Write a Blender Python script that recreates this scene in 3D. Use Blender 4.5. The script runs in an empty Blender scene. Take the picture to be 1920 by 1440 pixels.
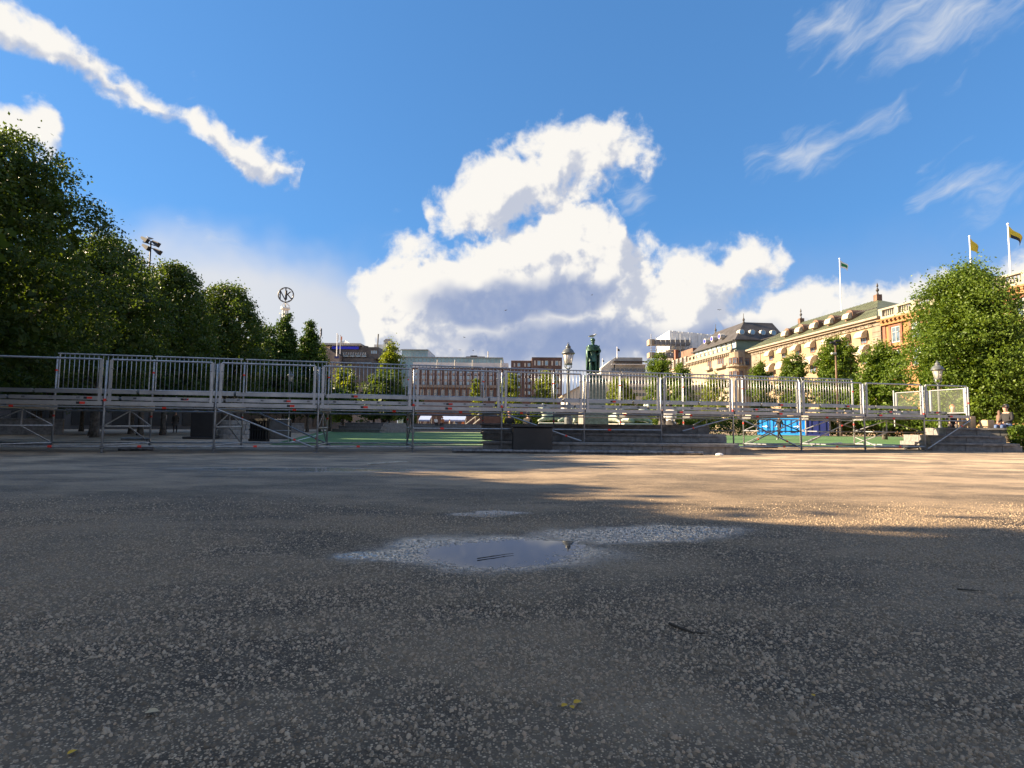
import bpy, bmesh, math, random
import numpy as np
from mathutils import Vector, Matrix
R = math.radians
random.seed(7)
rng = np.random.default_rng(11)
sc = bpy.context.scene
COL = sc.collection

# ------------------------------------------------------------------ camera
F, PITCH, ROLL, CAMZ = 1060.0, math.atan(80/1060), R(0.5), 0.75
fwd = Vector((0, math.cos(PITCH), math.sin(PITCH)))
up0 = Vector((0, -math.sin(PITCH), math.cos(PITCH)))
r0 = Vector((1, 0, 0))
rgt = r0*math.cos(ROLL) + up0*math.sin(ROLL)
upv = up0*math.cos(ROLL) - r0*math.sin(ROLL)
CAMP = Vector((0, 0, CAMZ))
cd = bpy.data.cameras.new('camera')
cd.sensor_width = 36; cd.lens = 36*F/1920; cd.clip_end = 5000; cd.clip_start = 0.05
cam = bpy.data.objects.new('camera', cd); COL.objects.link(cam)
m = Matrix((rgt, upv, -fwd)).transposed().to_4x4(); m.translation = CAMP
cam.matrix_world = m
sc.camera = cam

def ray(px, py):
    return (fwd + rgt*((px-960)/F) + upv*((720-py)/F))
def at(px, py, Y):
    d = ray(px, py); return CAMP + d*(Y/d.y)
def xz(px, Y, z=0.0):
    a, b = at(px, 600, Y), at(px, 900, Y)
    t = (z-a.z)/(b.z-a.z); p = a.lerp(b, t); p.z = z
    return p
def azel(px, py):
    d = ray(px, py).normalized()
    return math.atan2(d.x, d.y), math.asin(d.z)

# ------------------------------------------------------------------ light
SUN_EL, SUN_AHEAD = R(24), R(9)          # sun low in the west-north-west, to the left of the view
sundir = Vector((-math.cos(SUN_AHEAD)*math.cos(SUN_EL), math.sin(SUN_AHEAD)*math.cos(SUN_EL), math.sin(SUN_EL)))
sl = bpy.data.lights.new('sun', 'SUN'); sl.energy = 5.0; sl.angle = R(0.53); sl.color = (1.0, 0.79, 0.52)
so = bpy.data.objects.new('sun', sl); COL.objects.link(so)
so.rotation_euler = sundir.to_track_quat('Z', 'Y').to_euler(); so.location = (-40, 10, 40)
sc.view_settings.view_transform = 'Standard'; sc.view_settings.look = 'None'
sc.view_settings.gamma = 1; sc.view_settings.use_curve_mapping = False
EXPO = 2.05
sc.view_settings.exposure = EXPO
sc.cycles.max_bounces = 6; sc.cycles.transparent_max_bounces = 12
sc.cycles.sample_clamp_indirect = 6

# ------------------------------------------------------------------ world
W = bpy.data.worlds.new('World'); sc.world = W; W.use_nodes = True
try: W.cycles.sampling_method = 'MANUAL'; W.cycles.sample_map_resolution = 512
except Exception: pass

class NT:
    """small helper to write node trees as expressions"""
    def __init__(s, nt): s.nt = nt
    def n(s, t, **kw):
        nd = s.nt.nodes.new(t)
        for k, v in kw.items(): setattr(nd, k, v)
        return nd
    def put(s, sock, v):
        if v is None: return
        if hasattr(v, 'links') or isinstance(v, bpy.types.NodeSocket): s.nt.links.new(v, sock)
        else: sock.default_value = v
    def math(s, op, a, b=None, c=None, clamp=False):
        nd = s.n('ShaderNodeMath', operation=op, use_clamp=clamp)
        s.put(nd.inputs[0], a); s.put(nd.inputs[1], b); s.put(nd.inputs[2], c)
        return nd.outputs[0]
    def vm(s, op, a, b=None, scale=None):
        nd = s.n('ShaderNodeVectorMath', operation=op)
        s.put(nd.inputs[0], a)
        if b is not None: s.put(nd.inputs[1], b)
        if scale is not None: s.put(nd.inputs['Scale'], scale)
        return nd.outputs['Value'] if op in ('LENGTH', 'DOT_PRODUCT') else nd.outputs[0]
    def noise(s, vec, scale, detail=4, rough=.55, dist=0, color=False, dim='3D'):
        nd = s.n('ShaderNodeTexNoise', noise_dimensions=dim)
        if vec is not None: s.put(nd.inputs['Vector'], vec)
        nd.inputs['Scale'].default_value = scale; nd.inputs['Detail'].default_value = detail
        nd.inputs['Roughness'].default_value = rough; nd.inputs['Distortion'].default_value = dist
        return nd.outputs[1] if color else nd.outputs[0]
    def smooth(s, v, a, b, lo=0., hi=1.):
        nd = s.n('ShaderNodeMapRange', interpolation_type='SMOOTHSTEP')
        s.put(nd.inputs[0], v)
        for i, x in ((1, a), (2, b), (3, lo), (4, hi)): s.put(nd.inputs[i], x)
        return nd.outputs[0]
    def lin(s, v, a, b, lo=0., hi=1.):
        nd = s.n('ShaderNodeMapRange')
        s.put(nd.inputs[0], v)
        for i, x in ((1, a), (2, b), (3, lo), (4, hi)): s.put(nd.inputs[i], x)
        return nd.outputs[0]
    def mix(s, f, a, b, blend='MIX'):
        nd = s.n('ShaderNodeMix', data_type='RGBA', blend_type=blend)
        s.put(nd.inputs[0], f); s.put(nd.inputs[6], a); s.put(nd.inputs[7], b)
        return nd.outputs[2]
    def mapping(s, vec, loc=(0,0,0), rot=(0,0,0), scale=(1,1,1), kind='TEXTURE'):
        nd = s.n('ShaderNodeMapping', vector_type=kind)
        s.put(nd.inputs[0], vec)
        nd.inputs[1].default_value = loc; nd.inputs[2].default_value = rot; nd.inputs[3].default_value = scale
        return nd.outputs[0]
# Clouds stand in the world as layers, each an upper and a lower edge over the azimuth (looked up in a colour ramp), broken up by noise.
AZ0, AZ1, ELM = -0.90, 0.90, 0.80
NS = 32
def layer(T, az, el, polys, soft):
    """polys: list of (top points, bottom points, weight); points are directions seen at image positions"""
    azs = [AZ0 + (AZ1-AZ0)*i/(NS-1) for i in range(NS)]
    # denser stops where the polygons are
    lo = min(azel(*p)[0] for t, b, w in polys for p in t); hi = max(azel(*p)[0] for t, b, w in polys for p in t)
    lo = max(lo-.03, AZ0); hi = min(hi+.03, AZ1)
    azs = [AZ0] + [lo + (hi-lo)*i/(NS-3) for i in range(NS-2)] + [AZ1]
    cr = T.n('ShaderNodeValToRGB'); cr.color_ramp.interpolation = 'LINEAR'
    e = cr.color_ramp.elements
    while len(e) < NS: e.new(0.5)
    for i, a in enumerate(azs):
        top, bot, wt = 0.0, ELM, 1.0
        best = None; near_d = 9
        for t, b, w in polys:
            tp = sorted(azel(*p) for p in t); bp = sorted(azel(*p) for p in b)
            if tp[0][0] <= a <= tp[-1][0]:
                top = float(np.interp(a, [q[0] for q in tp], [q[1] for q in tp]))
                bot = float(np.interp(a, [q[0] for q in bp], [q[1] for q in bp])); wt = w
                best = 1
            elif best is None:
                dist = min(abs(a-tp[0][0]), abs(a-tp[-1][0]))
                end = tp[0] if abs(a-tp[0][0]) < abs(a-tp[-1][0]) else tp[-1]
                if dist < near_d: near_d = dist; top = end[1]-.03-min(dist, .08)*3; bot = end[1]+.03+min(dist, .08)*3; wt = w
        e[i].position = min(max((a-AZ0)/(AZ1-AZ0), 0), 1)
        e[i].color = (max(top, 0)/ELM, max(bot, 0)/ELM, wt, 1)
    T.put(cr.inputs[0], T.lin(az, AZ0, AZ1))
    sp = T.n('ShaderNodeSeparateColor'); T.put(sp.inputs[0], cr.outputs[0])
    a_ = T.math('MULTIPLY_ADD', sp.outputs[0], ELM/soft, T.math('MULTIPLY', el, -1/soft))
    b_ = T.math('MULTIPLY_ADD', sp.outputs[1], -ELM/soft, T.math('MULTIPLY', el, 1/soft))
    return T.math('MULTIPLY', T.math('MAXIMUM', T.math('MINIMUM', T.math('MINIMUM', a_, b_), 1.0), -1.6), sp.outputs[2])

L_S = [([(-60,-10),(0,25),(60,48),(140,95),(215,138),(290,198),(350,238),(420,262),(480,285),(530,316),(560,330)],
        [(-60,62),(0,95),(60,118),(140,153),(230,195),(285,232),(340,266),(400,302),(460,322),(500,332),(560,342)], 1.0)]
L_A = [
       ([(655,540),(680,510),(720,490),(790,468),(850,460),(900,440),(940,420),(1000,385),(1040,372),(1100,372),(1150,380),(1185,420),(1190,470),(1240,485),(1290,478),(1340,480),(1400,470),(1440,462),(1490,470)],
        [(655,600),(680,680),(740,720),(850,720),(950,720),(1100,720),(1250,700),(1310,650),(1360,600),(1400,560),(1440,525),(1490,490)], 1.0)]
L_B = [([(-60,160),(0,185),(50,200),(95,225),(125,235),(150,250)], [(-60,270),(0,250),(60,262),(95,268),(125,272),(150,270)], 1.0),
       ([(810,400),(850,378),(872,320),(890,295),(940,298),(985,280),(1000,240),(1040,222),(1090,222),(1130,248),(1180,268),(1220,255),(1270,252)],
        [(810,415),(850,455),(890,460),(960,420),(1040,380),(1120,375),(1160,345),(1200,318),(1240,300),(1270,262)], .85),
       ([(1315,610),(1345,585),(1385,575),(1420,570),(1450,545),(1500,535),(1560,530),(1610,542),(1660,532),(1700,535),(1760,515),(1830,495),(1880,487),(1990,470)],
        [(1315,640),(1345,660),(1420,680),(1560,690),(1700,690),(1830,690),(1990,690)], 1.1)]
L_C = [([(1380,300),(1420,278),(1480,270),(1530,258),(1570,228),(1610,200),(1660,185),(1700,183)],
        [(1380,312),(1420,308),(1480,312),(1530,312),(1570,290),(1610,255),(1660,222),(1700,205)], .8),
       ([(340,420),(400,422),(450,435),(490,446)], [(340,430),(400,442),(450,447),(490,452)], .7)]
L_E = [([(1470,60),(1530,25),(1600,-10),(1700,-50),(1800,-60),(1960,-70)], [(1470,75),(1530,85),(1600,112),(1700,100),(1800,95),(1880,50),(1960,-20)], .8)]
L_D = [([(1680,362),(1740,335),(1800,318),(1860,322),(1920,320),(1990,310)], [(1680,380),(1740,382),(1800,382),(1860,376),(1920,362),(1990,340)], .75),
       ([(1130,350),(1180,330),(1220,325),(1245,395)], [(1130,365),(1180,365),(1220,420),(1245,415)], .55),
       ([(700,452),(740,435),(780,450)], [(700,462),(740,472),(780,464)], .5),
       ([(330,186),(352,182),(372,190)], [(330,200),(352,204),(372,200)], .45)]
VEIL = [(470,620,500,225,0,1.5),(900,650,500,120,0,.8),(1300,640,420,110,0,.55)]
SHADE = [(925,572,165,52,0,1),(1055,556,135,52,-6,1),(1050,640,310,56,0,.75),(1300,640,240,46,0,.7)]

def ell_field(T, p, items):
    out = None
    for (x, y, rx, ry, rot, wt) in items:
        a0, e0 = azel(x, y); a1, e1 = azel(x+4, y); a2, e2 = azel(x, y+4)
        sx = math.hypot((a1-a0), e1-e0)/4; sy = math.hypot((a2-a0), e2-e0)/4
        v = T.mapping(p, (a0, e0, 0), (0, 0, -R(rot)), (rx*sx, ry*sy, 1))
        f = T.math('MULTIPLY_ADD', T.vm('LENGTH', v), -wt, wt)
        out = f if out is None else T.math('MAXIMUM', out, f)
    return out
def to_azel(T, d):
    sp = T.n('ShaderNodeSeparateXYZ'); T.put(sp.inputs[0], d)
    az = T.math('ARCTAN2', sp.outputs[0], sp.outputs[1]); el = T.math('ARCSINE', sp.outputs[2])
    cb = T.n('ShaderNodeCombineXYZ'); T.put(cb.inputs[0], az); T.put(cb.inputs[1], el)
    return cb.outputs[0], az, el

nt = W.node_tree; nt.nodes.clear(); T = NT(nt)
tc = T.n('ShaderNodeTexCoord'); dirv = tc.outputs['Generated']
sky = T.n('ShaderNodeTexSky', sky_type='NISHITA')
sky.sun_disc = False; sky.sun_elevation = SUN_EL; sky.sun_rotation = R(-90)+SUN_AHEAD
sky.altitude = 0; sky.air_density = 1.0; sky.dust_density = 0.3; sky.ozone_density = 2.0
SKYS = 0.0513; SKG = 0.5; SKT = (.50, 1.09, 1.86, 1)
K = 1/(SKYS*2**EXPO)                    # cloud radiance is given as it shows at the scene's exposure
gm = T.n('ShaderNodeGamma'); T.put(gm.inputs[0], sky.outputs[0]); gm.inputs[1].default_value = SKG
skyc = T.mix(1.0, gm.outputs[0], SKT, 'MULTIPLY')

warp = T.vm('SUBTRACT', T.noise(dirv, 8, 3, .6, color=True), (.5, .5, .5))
def cumulus(offv, detail):
    d = dirv if offv is None else T.vm('ADD', dirv, offv)
    dw = T.vm('NORMALIZE', T.vm('ADD', d, T.vm('SCALE', warp, scale=.085)))
    p, az, el = to_azel(T, dw)
    f = T.math('MAXIMUM', T.math('MAXIMUM', layer(T, az, el, L_A, .075), layer(T, az, el, L_B, .065)), T.math('MULTIPLY', layer(T, az, el, L_S, .026), .66))
    out_m = T.math('MULTIPLY', T.math('MAXIMUM', T.smooth(T.math('ABSOLUTE', az), .86, 1.05), T.smooth(el, .74, .95)), T.smooth(el, .0, .1))
    f2 = T.math('MULTIPLY_ADD', T.noise(d, 2.4, 1, .5), 4.0, -1.32)
    f2 = T.math('MULTIPLY_ADD', f2, out_m, -1)
    f = T.math('MAXIMUM', f, f2)
    b1 = T.noise(d, 14, detail, .60, .15)
    bil = T.math('ABSOLUTE', T.math('SUBTRACT', T.noise(dw, 26, 2, .5), .5))       # billows
    t = T.math('MULTIPLY_ADD', T.math('SUBTRACT', b1, .5), 2.1, f)
    return T.math('MULTIPLY_ADD', T.math('SUBTRACT', .12, bil), 1.1, t)
c0 = cumulus(None, 8)
c1 = cumulus(tuple(Vector(sundir)*.022 + Vector((0, 0, .012))), 4)
alpha = T.smooth(c0, -.22, .32)
p, az, el = to_azel(T, T.vm('NORMALIZE', T.vm('ADD', dirv, T.vm('SCALE', warp, scale=.09))))
# wisps
fw = T.math('MAXIMUM', T.math('MAXIMUM', layer(T, az, el, L_C, .05), layer(T, az, el, L_D, .06)), layer(T, az, el, L_E, .09))
st = T.noise(T.mapping(p, (0, 0, 0), (0, 0, R(24)), (1, .30, 1)), 9, 6, .58, 0)
wisp = T.math('MULTIPLY', T.smooth(T.math('MULTIPLY_ADD', T.math('SUBTRACT', st, .5), 2.4, fw), -.25, 1.0), .8)
veil = T.smooth(ell_field(T, p, VEIL), 0, .9)
band = T.math('MULTIPLY', T.smooth(el, .34, .02), .95)
veil = T.math('MAXIMUM', T.math('MULTIPLY', veil, .9), band)
sh = T.smooth(ell_field(T, p, SHADE), 0, .5)
lit = T.smooth(T.math('SUBTRACT', c0, c1), -.5, .4)
thick = T.smooth(c0, .35, 1.5)
val = T.math('MULTIPLY_ADD', thick, -.22, lit)
ccol = T.mix(T.smooth(val, -.05, .75), (.55*K, .59*K, .70*K, 1), (.97*K, .94*K, .89*K, 1))
ccol = T.mix(T.math('MULTIPLY', sh, T.lin(T.noise(dirv, 10, 6, .6), .3, .7, .74, 1.0)), ccol, (.26*K, .345*K, .57*K, 1))
azf = T.smooth(az, .15, -.5)           # towards the sun the haze is brighter
vcol = T.mix(azf, (.47*K, .52*K, .66*K, 1), (.80*K, .80*K, .81*K, 1))
base = T.mix(veil, skyc, vcol)
base = T.mix(wisp, base, (.72*K, .76*K, .82*K, 1))
fin = T.mix(alpha, base, ccol)
bg = T.n('ShaderNodeBackground'); T.put(bg.inputs[0], fin); bg.inputs[1].default_value = SKYS
ow = T.n('ShaderNodeOutputWorld'); nt.links.new(bg.outputs[0], ow.inputs[0])
# ------------------------------------------------------------------ helpers
ORI = {}
def link(o, parent=None, origin=(0, 0, 0)):
    COL.objects.link(o)
    ORI[o.name] = Vector(origin)
    if parent is not None:
        o.parent = parent; o.location = Vector(origin)-ORI[parent.name]
    else: o.location = origin
    return o
def tag(o, label=None, cat=None, group=None, kind=None):
    for k, v in (('label', label), ('category', cat), ('group', group), ('kind', kind)):
        if v: o[k] = v
    return o
def thing(name, loc, label, cat, group=None):
    o = bpy.data.objects.new(name, None); o.empty_display_size = .2
    link(o, None, loc); return tag(o, label, cat, group)

class MB:
    """collects shapes given in world coordinates; build() links them as one mesh object"""
    def __init__(s): s.v = []; s.f = []; s.mi = []; s.cur = 0
    def add(s, vs, fs):
        b = len(s.v); s.v += [tuple(v) for v in vs]
        s.f += [tuple(b+i for i in f) for f in fs]; s.mi += [s.cur]*len(fs)
        return s
    def hexa(s, c):   # 8 corners: bottom 4 ccw, top 4 ccw
        return s.add(c, [(3,2,1,0),(4,5,6,7),(0,1,5,4),(1,2,6,5),(2,3,7,6),(3,0,4,7)])
    def box(s, x0, x1, y0, y1, z0, z1):
        return s.hexa([(x0,y0,z0),(x1,y0,z0),(x1,y1,z0),(x0,y1,z0),(x0,y0,z1),(x1,y0,z1),(x1,y1,z1),(x0,y1,z1)])
    def obox(s, c, ux, hx, hy, z0, z1):   # oriented box, ux = 2D axis
        u = Vector((ux[0], ux[1], 0)).normalized(); w = Vector((-u.y, u.x, 0)); c = Vector((c[0], c[1], 0))
        P = [c-u*hx-w*hy, c+u*hx-w*hy, c+u*hx+w*hy, c-u*hx+w*hy]
        return s.hexa([(p.x,p.y,z0) for p in P]+[(p.x,p.y,z1) for p in P])
    def tube(s, a, b, r, r2=None, n=8, cap=True):
        return s.path([a, b], [r, r if r2 is None else r2], n, cap)
    def path(s, pts, rad, n=8, cap=True):
        pts = [Vector(p) for p in pts]; m_ = len(pts)
        if not hasattr(rad, '__len__'): rad = [rad]*m_
        vs = []; prev = None
        for i, p in enumerate(pts):
            t = (pts[min(i+1, m_-1)]-pts[max(i-1, 0)]).normalized()
            if prev is None:
                q = Vector((0,0,1)) if abs(t.z) < .9 else Vector((1,0,0))
                u = t.cross(q).normalized()
            else: u = (prev - t*prev.dot(t)).normalized()
            prev = u; w = t.cross(u)
            vs += [p + (u*math.cos(2*math.pi*k/n)+w*math.sin(2*math.pi*k/n))*rad[i] for k in range(n)]
        fs = [(i*n+k, i*n+(k+1)%n, (i+1)*n+(k+1)%n, (i+1)*n+k) for i in range(m_-1) for k in range(n)]
        if cap: fs += [tuple(range(n-1, -1, -1)), tuple((m_-1)*n+k for k in range(n))]
        return s.add(vs, fs)
    def lathe(s, c, prof, n=16, sx=1, sy=1):
        c = Vector(c); vs = []
        for r, z in prof: vs += [(c.x+sx*r*math.cos(2*math.pi*k/n), c.y+sy*r*math.sin(2*math.pi*k/n), c.z+z) for k in range(n)]
        fs = [(i*n+k, i*n+(k+1)%n, (i+1)*n+(k+1)%n, (i+1)*n+k) for i in range(len(prof)-1) for k in range(n)]
        fs += [tuple(range(n-1,-1,-1)), tuple((len(prof)-1)*n+k for k in range(n))]
        return s.add(vs, fs)
    def ball(s, c, r, n=10, m_=6, sc_=(1,1,1)):
        c = Vector(c)
        prof = [(math.sin(math.pi*i/m_)*r*.999+1e-4, -math.cos(math.pi*i/m_)*r*sc_[2]) for i in range(m_+1)]
        return s.lathe(c, prof, n, sc_[0], sc_[1])
    def prism(s, pts, off):      # polygon pts extruded by vector off
        n = len(pts); off = Vector(off); pts = [Vector(p) for p in pts]
        return s.add([tuple(p) for p in pts]+[tuple(p+off) for p in pts],
              [tuple(range(n-1,-1,-1)), tuple(range(n, 2*n))]+[(i,(i+1)%n,n+(i+1)%n,n+i) for i in range(n)])
    def mesh(s, name, mats, origin=(0,0,0), smooth=False):
        me = bpy.data.meshes.new(name); o = Vector(origin)
        me.from_pydata([(v[0]-o.x, v[1]-o.y, v[2]-o.z) for v in s.v], [], s.f)
        bm = bmesh.new(); bm.from_mesh(me); bmesh.ops.recalc_face_normals(bm, faces=bm.faces); bm.to_mesh(me); bm.free()
        for m_ in (mats if isinstance(mats, (list, tuple)) else [mats]): me.materials.append(m_)
        if any(s.mi): me.polygons.foreach_set('material_index', s.mi)
        if smooth: me.polygons.foreach_set('use_smooth', [True]*len(me.polygons))
        me.update(); return me
    def build(s, name, mats, parent=None, origin=None, smooth=False, bevel=0):
        if origin is None: origin = ORI[parent.name] if parent is not None else (0,0,0)
        me = s.mesh(name, mats, origin, smooth)
        if bevel:
            bm = bmesh.new(); bm.from_mesh(me)
            bmesh.ops.bevel(bm, geom=bm.edges[:], offset=bevel, segments=1, affect='EDGES'); bm.to_mesh(me); bm.free()
        return link(bpy.data.objects.new(name, me), parent, origin)
def inst(name, me, parent, pos, rotz=0, scale=None):
    o = bpy.data.objects.new(name, me); link(o, parent, pos); o.rotation_euler.z = rotz
    if scale: o.scale = scale
    return o
def np_mesh(name, verts, faces_n, mat, smooth=False):
    """verts (N*k,3), every face takes k consecutive vertices"""
    me = bpy.data.meshes.new(name); n = len(verts); nf = n//faces_n
    me.vertices.add(n); me.vertices.foreach_set('co', np.asarray(verts, np.float32).ravel())
    me.loops.add(n); me.loops.foreach_set('vertex_index', np.arange(n, dtype=np.int32))
    me.polygons.add(nf); me.polygons.foreach_set('loop_start', np.arange(0, n, faces_n, dtype=np.int32))
    if smooth: me.polygons.foreach_set('use_smooth', np.ones(nf, bool))
    me.materials.append(mat); me.update(calc_edges=True); return me
def np_mesh_idx(name, verts, tris, mat, smooth=False):
    me = bpy.data.meshes.new(name); k = tris.shape[1]
    me.vertices.add(len(verts)); me.vertices.foreach_set('co', np.asarray(verts, np.float32).ravel())
    me.loops.add(tris.size); me.loops.foreach_set('vertex_index', tris.astype(np.int32).ravel())
    me.polygons.add(len(tris)); me.polygons.foreach_set('loop_start', np.arange(0, tris.size, k, dtype=np.int32))
    if smooth: me.polygons.foreach_set('use_smooth', np.ones(len(tris), bool))
    me.materials.append(mat); me.update(calc_edges=True); return me

# ------------------------------------------------------------------ materials
def mat(name, col, rough=.6, metal=0, var=.2, vs=2.5, bump=0, bs=30, spec=.5, hue=None, streak=False):
    m_ = bpy.data.materials.new(name); m_.use_nodes = True
    T = NT(m_.node_tree); b = m_.node_tree.nodes['Principled BSDF']
    b.inputs['Roughness'].default_value = rough; b.inputs['Metallic'].default_value = metal
    b.inputs['Specular IOR Level'].default_value = spec
    g = T.n('ShaderNodeNewGeometry').outputs['Position']
    v = T.mapping(g, scale=(1, 1, 4)) if streak else g
    n1 = T.noise(v, vs, 6, .6)
    c2 = hue if hue else tuple(c*(1-2*var) for c in col)
    hi = tuple(min(c*(1+var), 1) for c in col)
    cc = T.mix(T.smooth(n1, .3, .7), (*c2, 1) if len(c2) == 3 else c2, (*hi, 1))
    T.put(b.inputs['Base Color'], cc)
    T.put(b.inputs['Roughness'], T.lin(n1, .3, .7, min(rough*1.15, 1), rough*.85))
    if bump:
        bp = T.n('ShaderNodeBump'); bp.inputs['Strength'].default_value = bump; bp.inputs['Distance'].default_value = .02
        T.put(bp.inputs['Height'], T.noise(g, bs, 4, .6)); m_.node_tree.links.new(bp.outputs[0], b.inputs['Normal'])
    return m_
M = {}
M['galv'] = mat('galvanised steel', (.38,.39,.41), .4, .8, .12, 9)
M['alu'] = mat('aluminium beam', (.36,.365,.38), .36, .85, .07, 3)
M['darksteel'] = mat('weathered steel tube', (.20,.20,.21), .45, .7, .3, 8)
M['red'] = mat('red sticker', (.75,.04,.02), .5, 0, .1)
M['black'] = mat('black plastic', (.012,.012,.014), .45, 0, .2)
M['blackpaint'] = mat('black paint', (.02,.02,.022), .4, 0, .2)
M['deckwood'] = mat('light deck timber', (.50,.44,.36), .65, 0, .2, 4)
M['plank'] = mat('grey deck plank', (.24,.23,.22), .7, 0, .25, 3)
M['granite'] = mat('grey granite', (.20,.19,.185), .7, 0, .18, 6, .25, 90)
M['granite2'] = mat('pale granite', (.27,.255,.24), .7, 0, .15, 6, .2, 90)
M['bronze'] = mat('verdigris bronze', (.05,.13,.10), .42, .4, .1, 5, .3, 25, hue=(.010,.022,.018))
M['lionbronze'] = mat('pale bronze lion', (.32,.36,.32), .5, .2, .2, 5)
M['lamp'] = mat('lamp grey paint', (.12,.13,.135), .4, .2, .15, 6)
M['lampglass'] = None
M['white'] = mat('white paint', (.78,.78,.77), .5, 0, .05)
M['offwhite'] = mat('off white render', (.46,.45,.42), .8, 0, .08)
M['bark'] = mat('bark', (.10,.085,.07), .9, 0, .3, 6, .6, 18)
M['cream'] = mat('cream sandstone', (.28,.23,.168), .8, 0, .08, .6)
M['creamtrim'] = mat('cream trim', (.28,.235,.185), .8, 0, .1, 1)
M['bankwall'] = mat('apricot stucco', (.28,.212,.132), .85, 0, .05, .4)
M['bankstone'] = mat('warm grey stone', (.20,.165,.13), .85, 0, .12, .8)
M['orange'] = mat('ochre stucco', (.26,.135,.055), .85, 0, .06, .5)
M['orangetrim'] = mat('reddish stone trim', (.20,.085,.055), .85, 0, .1, 1)
M['balust'] = mat('pale balustrade stone', (.30,.27,.22), .8, 0, .1, 1)
M['greenroof'] = mat('green copper roof', (.125,.14,.085), .55, .1, .15, .5)
M['slate'] = mat('dark slate roof', (.055,.05,.05), .6, 0, .2, .5)
M['brownroof'] = mat('brown tile roof', (.16,.09,.06), .7, 0, .25, .5)
M['brick'] = mat('dark red brick', (.092,.06,.056), .85, 0, .15, .5)
M['brickpale'] = mat('pale pink panel', (.36,.32,.32), .8, 0, .1, .5)
M['concrete'] = mat('grey concrete', (.36,.35,.33), .8, 0, .1, .3)
M['palegrey'] = mat('pale grey cladding', (.55,.56,.58), .6, 0, .06, .3)
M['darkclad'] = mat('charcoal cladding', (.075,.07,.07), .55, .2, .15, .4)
M['browngrey'] = mat('grey brown stone', (.17,.15,.14), .8, 0, .12, .4)
M['bluesign'] = mat('blue panel', (.01,.02,.62), .5, 0, .05)
M['copper'] = mat('pale copper green', (.11,.17,.14), .6, 0, .1, .4)
M['window'] = mat('window glass', (.10,.14,.19), .08, 0, .2, 1.5, spec=.9)
M['winblue'] = mat('blue reflecting glass', (.20,.36,.52), .12, 0, .15, .4, spec=.8)
M['tealglass'] = mat('teal glass facade', (.30,.46,.48), .15, 0, .15, .3, spec=.8)
M['greyglass'] = mat('grey roof glass', (.34,.37,.41), .4, 0, .1, .5)
M['awning'] = mat('cream awning', (.42,.36,.28), .8, 0, .05)
M['awningside'] = mat('tan awning side', (.62,.38,.18), .8, 0, .08)
M['tarp'] = mat('white tarpaulin', (.80,.80,.78), .7, 0, .06, .7, .6, 1.2)
M['container'] = mat('blue container', (.03,.33,.85), .45, 0, .12, 2)
M['navy'] = mat('navy container', (.012,.02,.14), .5, 0, .15, 2)
M['tent'] = mat('blue grey awning cloth', (.32,.40,.62), .7, 0, .08)
M['skin'] = mat('skin', (.52,.30,.21), .55, 0, .06)
M['hair'] = mat('dark hair', (.03,.02,.015), .6, 0, .2)
M['hairred'] = mat('ginger hair', (.38,.13,.05), .6, 0, .2)
M['hairblond'] = mat('blond hair', (.55,.40,.22), .6, 0, .15)
M['cl_dark'] = mat('dark cloth', (.022,.021,.024), .85, 0, .2)
M['cl_grey'] = mat('grey cloth', (.10,.09,.085), .85, 0, .2)
M['cl_white'] = mat('white cloth', (.70,.69,.66), .85, 0, .05)
M['cl_jean'] = mat('blue denim', (.09,.14,.28), .85, 0, .15)
M['cl_orange'] = mat('orange cloth', (.62,.20,.07), .85, 0, .1)
M['twig'] = mat('twig bark', (.06,.045,.03), .85, 0, .3)
M['leafyellow'] = mat('yellow fallen leaf', (.62,.36,.02), .7, 0, .15)
M['gull'] = mat('gull white', (.62,.62,.62), .7, 0, .05)
M['gullgrey'] = mat('gull grey wing', (.22,.23,.25), .7, 0, .05)
M['flaggreen'] = mat('green flag cloth', (.02,.20,.06), .8, 0, .05)
M['flagyellow'] = mat('yellow flag cloth', (.70,.55,.05), .8, 0, .05)
M['flagdark'] = mat('dark flag cloth', (.02,.025,.04), .8, 0, .05)
M['signmetal'] = mat('dark sign metal', (.03,.03,.035), .5, .3, .1)
M['cardboard'] = mat('tan cardboard', (.50,.36,.22), .85, 0, .1)

def leaf_mat(name, lo, hi, trans=.5, tcol=None):
    m_ = bpy.data.materials.new(name); m_.use_nodes = True; nt = m_.node_tree; T = NT(nt)
    b = nt.nodes['Principled BSDF']; out = nt.nodes['Material Output']
    g = T.n('ShaderNodeNewGeometry'); rnd = g.outputs['Random Per Island']
    big = T.noise(g.outputs['Position'], .9, 3, .5)
    f = T.math('ADD', T.math('MULTIPLY', rnd, .65), T.math('MULTIPLY_ADD', big, 1.1, -.42), clamp=True)
    c = T.mix(f, (*lo, 1), (*hi, 1))
    T.put(b.inputs['Base Color'], c); b.inputs['Roughness'].default_value = .5; b.inputs['Specular IOR Level'].default_value = .3
    tr = T.n('ShaderNodeBsdfTranslucent')
    T.put(tr.inputs[0], T.mix(1.0, c, (*(tcol or (1.5, 1.35, .5)), 1), 'MULTIPLY'))
    mx = T.n('ShaderNodeMixShader'); mx.inputs[0].default_value = trans
    nt.links.new(b.outputs[0], mx.inputs[1]); nt.links.new(tr.outputs[0], mx.inputs[2]); nt.links.new(mx.outputs[0], out.inputs[0])
    return m_
M['lf_lime'] = leaf_mat('lime leaves', (.026,.052,.013), (.085,.13,.024), .35, (1.8,1.65,.5))
M['lf_horn'] = leaf_mat('hornbeam leaves', (.044,.088,.010), (.145,.21,.026), .36)
M['lf_dark'] = leaf_mat('dark evergreen leaves', (.022,.055,.012), (.07,.125,.022), .3)
M['lf_young'] = leaf_mat('young yellow green leaves', (.075,.12,.015), (.20,.24,.03), .42)

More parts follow.
